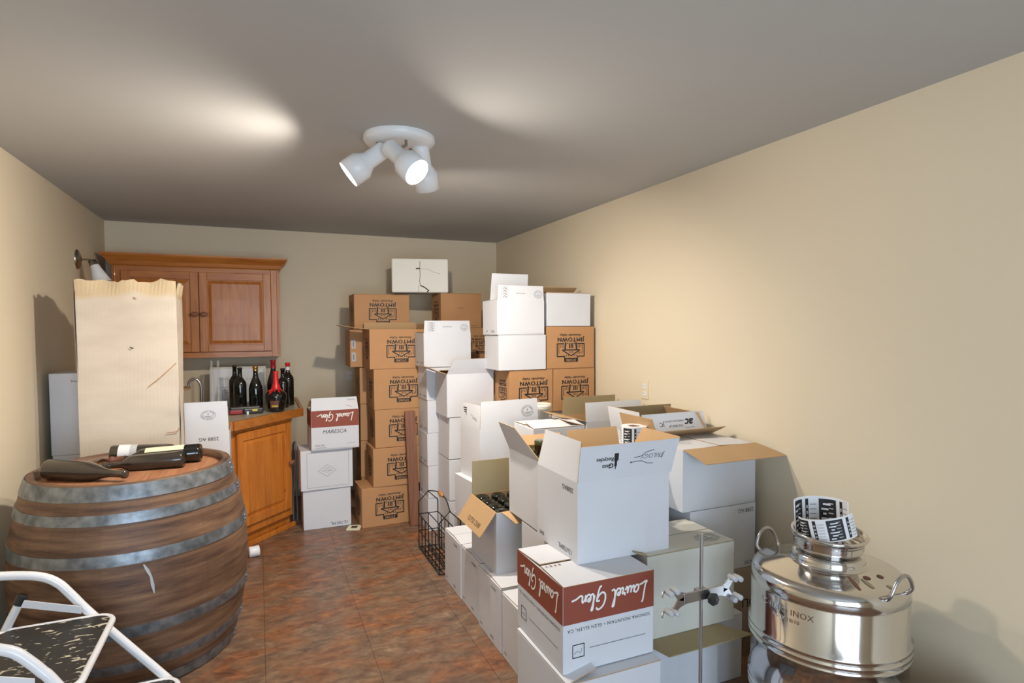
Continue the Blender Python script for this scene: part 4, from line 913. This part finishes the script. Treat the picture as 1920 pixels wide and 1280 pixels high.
def label_roll(label, loc, R, r, Hh, n, M=Matrix(), group='label rolls'):
    t = thing('label_roll', label, 'label roll', loc, 0, group)
    mb = MB(); mb.lathe([(r, 0), (R, 0), (R, Hh), (r, Hh), (r, 0)], 'white_label', n=48, smooth=False, M=M)
    art_strip(mb, M, 2*math.pi*R, Hh, n, arc=lambda s, z, l: ((R+l)*math.cos(s/R), (R+l)*math.sin(s/R), z)); mb.build('label_strip', t)
    mb = MB(); mb.lathe([(r-0.006, 0.002), (r-0.0005, 0.002), (r-0.0005, Hh-0.002), (r-0.006, Hh-0.002), (r-0.006, 0.002)], 'board_wood', n=40, smooth=False, M=M); mb.build('core', t)
    return t
label_roll('roll of black and white labels standing among the open cartons', (1.665, 2.38, 0.927), 0.062, 0.03, 0.10, 4)

carton('beige printed carton on the floor beside the steel tank', 1.80, 2.13, 0.0, 0.40, 0.30, 0.345, outer='shaded_white_card', prints=(tx('F', 'OLI', 0.90, 0.50, 0.06), ))  # a white carton; its beige is painted shade and warm reflection
carton('white 2588 AG carton under the large brown-flapped carton near the tank', 1.80, 2.13, 0.346, 0.395, 0.30, 0.312, prints=(tx('F', '2588 AG', 0.84, 0.90, 0.026), tx('F', '12x750', 0.92, 0.08, 0.024)))
carton('large white carton by the right wall with brown flap folded forward', 1.755, 2.13, 0.660, 0.435, 0.31, 0.285, flaps={'F': (193, 0.145, (), 0, 1, 0.03, -0.02), 'B': (22, 0.13), 'L': (1, 0.215, (fseal(0.55, 0.55, 0.04, 0.03, 'pale_ink'),)), 'R': (1.5, 0.215)})
carton('grey white carton on the floor between the flapped cartons and the tank', 1.745, 1.89, 0.0, 0.135, 0.22, 0.283)
carton('white carton on the floor with its brown front flap folded out', 1.335, 1.85, 0.0, 0.375, 0.30, 0.285, flaps={'F': (180, 0.125, (), 0, 1, 0.05, -0.02), 'L': (95, 0.05)}, inner='olive_inner')
def topseals(mb, F, w, d, h):
    M = F('T'); seal(mb, M, w*0.80, d*0.20, 0.055, 0.040); seal(mb, M, w*0.25, d*0.72, 0.06, 0.04, 'ink'); text(mb, '^', M, w*0.24, d*0.92, 0.06)
carton('large off-white carton with seals on top behind the clamp stand', 1.360, 1.85, 0.288, 0.435, 0.30, 0.335, outer='aged_card', inner='olive_inner', flaps={'L': (165, 0.05), 'F': (0, 0.148, (fseal(0.80, 0.45, 0.055, 0.04),)), 'B': (0.5, 0.148, (fseal(0.70, 0.5, 0.06, 0.04, 'ink'),))}, closed_top=True)

# front row along the floor and what stands on it
RPR = lambda: (tx('L', '2588 AG', 0.70, 0.88, 0.018), tx('L', '750ML', 0.62, 0.10, 0.016), tx('L', '9ML', 0.12, 0.10, 0.016))
carton('white floor carton farthest back in the front row, beside the basket', 1.003, 3.065, 0, 0.36, 0.30, 0.31, prints=RPR(), closed_top=True)
carton('white floor carton second from the back in the front row', 1.007, 2.775, 0, 0.33, 0.285, 0.31, prints=RPR(), closed_top=True)
carton('white floor carton under the front of the carton of dark bottles', 0.998, 2.465, 0, 0.36, 0.30, 0.31, prints=RPR(), closed_top=True)
carton('white floor carton just behind the nearest one of the front row', 1.0, 2.14, 0, 0.36, 0.315, 0.30, prints=RPR(), closed_top=True, flaps={'F': (4, 0.15)})
carton('nearest white floor carton under the large red-banded script carton', 0.925, 1.70, 0, 0.385, 0.41, 0.308, rot=0, closed_top=True, flaps={'L': (14, 0.12), 'F': (1, 0.14)})
KX, KY = 1.032, 2.60
carton('open white carton of dark bottles with brown flaps, at the front row', KX, KY, 0.311, 0.27, 0.36, 0.305, inner='kraft_inner', flaps={'B': (92, 0.175, (), 0, 1, 0, 0.006, 0, 'olive_inner'), 'L': (240, 0.14, (), 0, 1, -0.02, 0.006, 0, 'kraft_inner', (ftx('12/750 2588', 0.48, 0.72, 0.035, 'card_tan'),)), 'F': (196, 0.10, (), 0.08, 0.95, 0.03)}, divider=(3, 4))
carton('white carton squeezed between bottle carton and red-banded script carton', 1.10, 2.145, 0.311, 0.255, 0.31, 0.308, closed_top=True)
carton('open white carton of green bottles with a leaning white side flap', 1.098, 2.25, 0.621, 0.315, 0.345, 0.308, flaps={'L': (112, 0.135, (), 0, 1, -0.02, 0.006, 0.14), 'B': (150, 0.075), }, divider=(4, 4))
def gl_front(mb, F, L, ln, h):
    M = F(0)
    text(mb, 'lass', M, L*0.283, ln*0.38, 0.024, 'ink', bold=0.012); text(mb, 'Recycles', M, L*0.268, ln*0.58, 0.022, 'ink', bold=0.012)
    rect(mb, M, L*0.365, ln*0.52, L*0.41, ln*0.74, 'ink'); rect(mb, M, L*0.38, ln*0.28, L*0.39, ln*0.52, 'ink'); text(mb, 'G', M, L*0.340, ln*0.40, 0.026, 'ink', bold=0.02)
    rect(mb, M, L*0.372, ln*0.36, L*0.398, ln*0.54, 'ink')
    stroke(mb, M, [(L*0.58, ln*0.56), (L*0.66, ln*0.58), (L*0.71, ln*0.68), (L*0.80, ln*0.73)], 0.0022, 'ink', smooth=4)
    stroke(mb, M, [(L*0.55, ln*0.42), (L*0.66, ln*0.44), (L*0.73, ln*0.36), (L*0.80, ln*0.34)], 0.0022, 'ink', smooth=4)
    rect(mb, M, L*0.545, ln*0.40, L*0.555, ln*0.45, 'ink')
    text(mb, 'TRILOGY', M, L*0.79, ln*0.57, 0.026, 'grey_ink', shear=0.2); stroke(mb, M, [(L*0.885, ln*0.46), (L*0.92, ln*0.66)], 0.002, 'ink')
carton('big open white carton with recycling print on its raised front flap', 1.071, 1.885, 0.622, 0.415, 0.345, 0.308, flaps={'F': (97, 0.138, (gl_front,), 0.0, 1.03, 0.012, -0.012), 'L': (78, 0.15, (), 0.0, 1, 0, 0.02), 'B': (132, 0.15, (), -0.01, 0.66, -0.05), 'R': (118, 0.15, (), 0, 0.85, 0.0, 0.02)},
       prints=(tx('L', '2588AG', 0.78, 0.88, 0.026), tx('L', '12x750ML', 0.72, 0.10, 0.026), tx('L', '9WL', 0.13, 0.10, 0.022)))
def lg_big(mb, F, w, d, h):
    for s_, L in (('F', w), ('L', d)):
        M = F(s_); laurel(mb, M, L*0.5, h-0.065, L*0.84)
        text(mb, 'SONOMA MOUNTAIN \u2022 GLEN ELLEN, CA', M, L*0.5, h*0.485, 0.0165, 'ink', spacing=1.15, wid=1.0)
        stroke(mb, M, [(L*0.28, h*0.25), (L*0.90, h*0.25)], 0.0016, 'ink')
        x0, y0 = L*0.10, h*0.17
        stroke(mb, M, [(x0, y0), (x0+L*0.12, y0), (x0+L*0.12, y0+0.045), (x0, y0+0.045)], 0.003, 'ink', closed=True)
        stroke(mb, M, [(x0+0.006, y0+0.012), (x0+0.018, y0+0.022), (x0+0.03, y0+0.014), (x0+0.036, y0+0.03)], 0.0018, 'grey_ink', smooth=3)
def arrows(mb, F, L, ln, h):
    M = F(0)
    for i in range(4):
        x = L*(0.62+0.0*i)
    for i, c in enumerate('A888'): text(mb, c, M, L*0.06+i*0.018, ln*0.90, 0.02, 'brick_ink', flip=False)
carton('large white carton with brick red script band, front row', 0.935, 1.745, 0.311, 0.375, 0.385, 0.308, band=0.135, prints=(lg_big,), closed_top=True, flaps={'F': (1, 0.188, (arrows,)), 'B': (2, 0.188, (arrows,))})

# bottles inside the two cartons, bases up
gb = None
def base_up(label, loc, m, group, R=0.036):
    mb = MB(); pr = [(r, 0.292-z) for r, z in bottle_profile('bordeaux', R, 0.292)]
    pr[0] = (0, 0.272); pr[1] = (R*0.55, 0.284)
    mb.lathe(pr, m, n=28); o = mb.build('wine_bottle', loc=loc); return tag(o, label, 'bottle', group)
b1 = b2 = None
for i in range(3):
    for j in range(4):
        p = (KX+0.27*(i+0.5)/3, KY+0.36*(j+0.5)/4, 0.320); lb = 'dark bottle standing base up in the brown-flapped front carton'
        if b1 is None: b1 = base_up(lb, p, 'glass_dark', 'dark bottles in the front carton')
        else: o = b1.copy(); COL.objects.link(o); o.location = p
for i in range(4):
    for j in range(4):
        p = (1.098+0.315*(i+0.5)/4, 2.25+0.345*(j+0.5)/4, 0.630); lb = 'green bottle standing base up beside the big open carton'
        if b2 is None: b2 = base_up(lb, p, 'glass_green', 'green bottles in the leaning-flap carton', 0.034)
        else: o = b2.copy(); COL.objects.link(o); o.location = p
t = thing('glass_jar', 'amber glass jar resting on the green bottles', 'jar', (1.215, 2.465, 0.924))
mb = MB(); mb.lathe([(0, 0), (0.036, 0), (0.040, 0.006), (0.040, 0.035), (0.041, 0.036)], 'glass_amber', n=32); mb.build('jar_body', t)
mb = MB(); mb.lathe([(0.0415, 0.034), (0.0415, 0.05), (0.038, 0.053), (0.0, 0.053)], 'glass_green', n=32); mb.build('lid', t)

# ------------------------------------------------------------------ wire bottle basket
t = thing('wire_basket', 'black wire bottle basket with a wooden handle on the floor', 'basket', (0.985, 3.42, 0))
W, D, HB = 0.135, 0.50, 0.235
mb = MB(); wr = 0.0038
for z in (0.006, 0.12, HB): mb.tube([(0, 0, z), (W, 0, z), (W, D, z), (0, D, z)], wr, 'black_wire', closed=True, n=6)
for i in range(7):
    y_ = D*i/6
    mb.tube([(0, y_, HB), (0, y_, 0.004), (W, y_, 0.004), (W, y_, HB)], wr*0.85, 'black_wire', n=6)
for i in range(1, 5): xx = W*i/5; mb.tube([(xx, 0, 0.006), (xx, D, 0.006)], wr*0.8, 'black_wire', n=6)
mb.tube([(W/2, 0, HB), (W/2, 0, 0.004), (W/2, D, 0.004), (W/2, D, HB)], wr*0.8, 'black_wire', n=6); mb.tube([(W/2, 0, HB), (W/2, D, HB)], wr*0.8, 'black_wire', n=6)
mb.build('wire_frame', t)
for y_ in (0, D):
    mb = MB(); mb.tube([(0, y_, HB), (0, y_, 0.32), (W/2, y_, 0.385), (W, y_, 0.32), (W, y_, HB)], wr*1.1, 'black_wire', n=6)
    mb.lathe([(0.0, -0.008), (0.008, 0), (0.0, 0.008)], 'black_wire', M=T(W/2, y_, 0.385), n=8); mb.build('end_gable', t)
hn = MB(); hn.tube(spline([(W/2, D, 0.388), (W/2+0.01, D*0.8, 0.41), (W/2+0.02, D*0.6, 0.425), (W/2+0.02, D*0.3, 0.42), (W/2, 0, 0.388)], 5), wr*1.1, 'black_wire', n=6); hh = hn.build('handle', t)
mb = MB(); mb.lathe([(0.0, 0), (0.010, 0.003), (0.016, 0.05), (0.010, 0.097), (0, 0.10)], 'grip_wood', M=align_z((W/2+0.02, D*0.62, 0.425), (0, -1, -0.03)), n=20); mb.build('wooden_grip', hh)

# ------------------------------------------------------------------ clamp stand
t = thing('clamp_stand', 'steel laboratory rod stand with a double burette clamp', 'clamp stand', (1.358, 1.55, 0))
mb = MB(); mb.tube([(0, 0, 0.012), (0, 0, 0.807)], 0.0062, 'steel_dull', n=14); mb.build('rod', t)
mb = MB(); mb.cbox((-0.09, -0.07, 0), (0.09, 0.11, 0.014), 0.004, 'grey_frame'); mb.build('base_plate', t)
CZ = 0.605
cl = MB(); cl.cbox((-0.085, -0.016, CZ-0.018), (0.085, -0.010, CZ+0.018), 0.002, 'steel_dull', ); cl.cbox((-0.02, -0.014, CZ-0.016), (0.02, 0.014, CZ+0.016), 0.003, 'steel_dull')
cb = cl.build('clamp_bar', t)
for sx in (-1, 1):
    for sz in (-1, 1):
        mb = MB(); a = Vector((sx*0.075, -0.013, CZ+sz*0.004)); b = Vector((sx*0.100, -0.013, CZ+sz*0.012)); c_ = Vector((sx*0.122, -0.013, CZ+sz*0.034))
        vs = []
        for p, wd in ((a, 0.016), (b, 0.015), (c_, 0.008)):
            vs += [p+Vector((-0.3*wd*sx, -0.002, wd*sz*0.8)), p+Vector((0.6*wd*sx, -0.002, -wd*sz*0.7)), p+Vector((0.6*wd*sx, 0.004, -wd*sz*0.7)), p+Vector((-0.3*wd*sx, 0.004, wd*sz*0.8))]
        fs = [(0,1,2,3), (11,10,9,8)]
        for j in (0, 4):
            for k in range(4): fs.append((j+k, j+(k+1) % 4, j+4+(k+1) % 4, j+4+k))
        mb.add(vs, fs, 'steel_dull'); arm = mb.build('clamp_jaw', t)
        for ox, oz in ((0.0, 0.0), (sx*0.024, -0.004*sz)):
            rb = MB(); rb.lathe([(0, -0.022), (0.0085, -0.022), (0.0095, -0.018), (0.0095, 0.012), (0.007, 0.014)], 'pale_ink', M=basis((sx*0.122+ox, -0.012, CZ+sz*0.036+oz), (1, 0, 0), (0, 0, -1), (0, 1, 0)), n=16); rb.build('rubber_tip', arm)
        rb = MB(); rb.tube([(sx*0.14, -0.005, CZ+sz*0.036), (sx*0.16, -0.004, CZ+sz*0.034), (sx*0.17, -0.012, CZ+sz*0.034-0.014)], 0.0035, 'steel_dull', n=8); rb.build('wing', arm)
mb = MB(); M = basis((0.022, -0.016, CZ-0.012), (1, 0, 0), (0, 0, 1), (0, -1, 0)); mb.lathe([(0.006, -0.002), (0.006, 0.008), (0.02, 0.012), (0.022, 0.02), (0.018, 0.028), (0.0, 0.03)], 'black_plastic', M=M, n=7, smooth=False); mb.build('knob', t)

# ------------------------------------------------------------------ stainless tank with bowl and rolls
TX, TY, R0 = 1.838, 1.452, 0.25
t = thing('steel_tank', 'polished stainless steel drum with loop handles by the right wall', 'tank', (TX, TY, 0))
prof = [(0, 0.004), (R0-0.02, 0.0), (R0, 0.012)]
def bandp(z): return [(R0, z-0.030), (R0+0.008, z-0.024), (R0+0.008, z-0.018), (R0, z-0.010), (R0+0.009, z-0.003), (R0+0.009, z+0.003), (R0, z+0.010), (R0+0.008, z+0.018), (R0+0.008, z+0.024), (R0, z+0.030)]
prof += bandp(0.06)+bandp(0.23)+bandp(0.425)+[(R0, 0.592), (R0-0.003, 0.596), (R0, 0.600), (R0, 0.625), (R0-0.006, 0.642), (R0-0.018, 0.652), (R0-0.035, 0.657), (0.13, 0.674), (0.122, 0.677)]
mb = MB(); mb.lathe(prof, 'steel', n=96)
def wraptext(s, a, z, size, depth):
    vs, fs = glyphs(s, 0.01, 0, 1.1)
    out = []
    for v in vs: an = a+v.x*size/R0; out.append(((R0+depth)*math.cos(an), (R0+depth)*math.sin(an), z+v.y*size))
    mb.add(out, fs, 'steel')
wraptext('ACCIAIO INOX', -3.02, 0.560, 0.027, 0.0011); wraptext('INOX 18/10', -2.98, 0.533, 0.017, 0.0011)
rnd = random.Random(11)
for (a, r0, r1, ww, m_) in ((-2.0, 0.135, 0.205, 0.006, 'brown_label'), (-1.6, 0.14, 0.16, 0.012, 'brown_label'), (-1.75, 0.15, 0.20, 0.008, 'nickel'), (-1.25, 0.155, 0.175, 0.012, 'brown_label'), (-1.45, 0.20, 0.225, 0.009, 'nickel')):   # dried drips on the lid
    zz = lambda r: 0.674+(0.130-r)*(0.017/0.085)+0.0012
    K = 5; vs = []
    for j in range(K+1):
        u = j/K; r = r0+(r1-r0)*u; w_ = ww*(0.5+0.5*math.sin(u*2.8))/r
        vs += [(r*math.cos(a-w_), r*math.sin(a-w_), zz(r)), (r*math.cos(a+w_), r*math.sin(a+w_), zz(r))]
    mb.add(vs, [(2*j, 2*j+2, 2*j+3, 2*j+1) for j in range(K)], m_)
mb.build('tank_body', t)
mb = MB(); mb.lathe([(0.126, 0.676), (0.118, 0.680), (0.116, 0.69), (0.116, 0.706), (0.110, 0.709), (0.0, 0.709)], 'steel', n=64); mb.build('neck', t)
for a in (1.66, -1.50):
    da = 0.22
    p = lambda an, r, z: (r*math.cos(an), r*math.sin(an), z)
    mb = MB(); mb.tube(spline([p(a-da, R0-0.008, 0.640), p(a-da*1.02, R0+0.008, 0.66), p(a-da*0.6, R0+0.008, 0.70), p(a+da*0.0, R0+0.006, 0.715), p(a+da*0.6, R0+0.008, 0.70), p(a+da*1.02, R0+0.008, 0.66), p(a+da, R0-0.008, 0.640)], 5), 0.0062, 'steel_dull', n=10); mb.build('handle', t)
t = thing('steel_lid_dish', 'stack of ribbed stainless lids sitting on the tank neck', 'lid', (TX, TY, 0.710))
mb = MB(); mb.lathe([(0, 0.006), (0.095, 0.004), (0.106, 0.0), (0.110, 0.012), (0.118, 0.014), (0.120, 0.02), (0.116, 0.026), (0.121, 0.032), (0.116, 0.038), (0.122, 0.044), (0.118, 0.05), (0.126, 0.056), (0.122, 0.058), (0.105, 0.018), (0, 0.012)], 'steel', n=64); mb.build('lower_lid', t).scale = (0.93, 0.93, 1)
mb = MB(); mb.lathe([(0.118, 0.054), (0.124, 0.060), (0.131, 0.062), (0.134, 0.068), (0.130, 0.073), (0.124, 0.072), (0.115, 0.04), (0.10, 0.03), (0, 0.028)], 'steel', n=64, M=Matrix.Rotation(math.radians(3), 4, 'X')); mb.build('upper_lid', t).scale = (0.93, 0.93, 1)
def label_strip(label, loc, R, Hh, mid, half, inside, n, M):
    """a loosely coiled strip of labels: a standing arc of paper, printed on the side that faces the room"""
    t = thing('label_strip_coil', label, 'label strip', loc, 0, 'label strips in the steel lid')
    a0 = mid-half; W = 2*half*R
    mb = MB(); mb.lathe([(R-0.004, 0), (R, 0), (R, Hh), (R-0.004, Hh), (R-0.004, 0)], 'white_label', n=40, smooth=False, M=M, a0=a0, a1=mid+half)
    if inside: f = lambda s_, z, l: ((R-0.004-l)*math.cos(mid+half-s_/R), (R-0.004-l)*math.sin(mid+half-s_/R), z)
    else: f = lambda s_, z, l: ((R+l)*math.cos(a0+s_/R), (R+l)*math.sin(a0+s_/R), z)
    art_strip(mb, M, W, Hh, n, arc=f)
    for a in (a0, mid+half):
        ca, sa = math.cos(a), math.sin(a); mb.add([((R-0.004)*ca, (R-0.004)*sa, 0), (R*ca, R*sa, 0), (R*ca, R*sa, Hh), ((R-0.004)*ca, (R-0.004)*sa, Hh)], [(0, 1, 2, 3)], 'white_label', False, M)
    mb.build('paper_strip', t)
VA = 0.664       # azimuth from which the lid is seen
VX = Vector((math.cos(VA), math.sin(VA), 0))
label_strip('upright coiled strip of black and white labels at the back of the steel lid', (TX-0.012, TY+0.012, 0.745), 0.088, 0.135, VA+0.15, 1.45, True, 2, Matrix.Rotation(math.radians(-3), 4, VX))
label_strip('tilted coiled strip of black and white labels at the front of the steel lid', (TX+0.004, TY-0.004, 0.768), 0.090, 0.078, VA+math.pi, 1.25, False, 2, Matrix.Rotation(math.radians(-13), 4, VX))

# lower right corner, seen only as tips in the picture
t = thing('cloth_bundle', 'crumpled white cloth at the lower right corner beside the tank', 'cloth', (2.05, 1.06, 0.0))
rnd = random.Random(5); bm = bmesh.new(); bmesh.ops.create_icosphere(bm, subdivisions=4, radius=1)
for v in bm.verts:
    c = v.co; k = 1+0.10*math.sin(c.x*7+c.z*5)+0.08*math.sin(c.y*11+2)+0.06*math.sin(c.z*17+c.x*9)
    v.co = Vector((c.x*0.13*k, c.y*0.13*k, max(0.0, 0.175+c.z*0.19*k)))
mb = MB(); bm.verts.index_update(); mb.add([v.co.copy() for v in bm.verts], [[v.index for v in f.verts] for f in bm.faces], 'fabric_white', True); bm.free(); mb.build('cloth_folds', t)
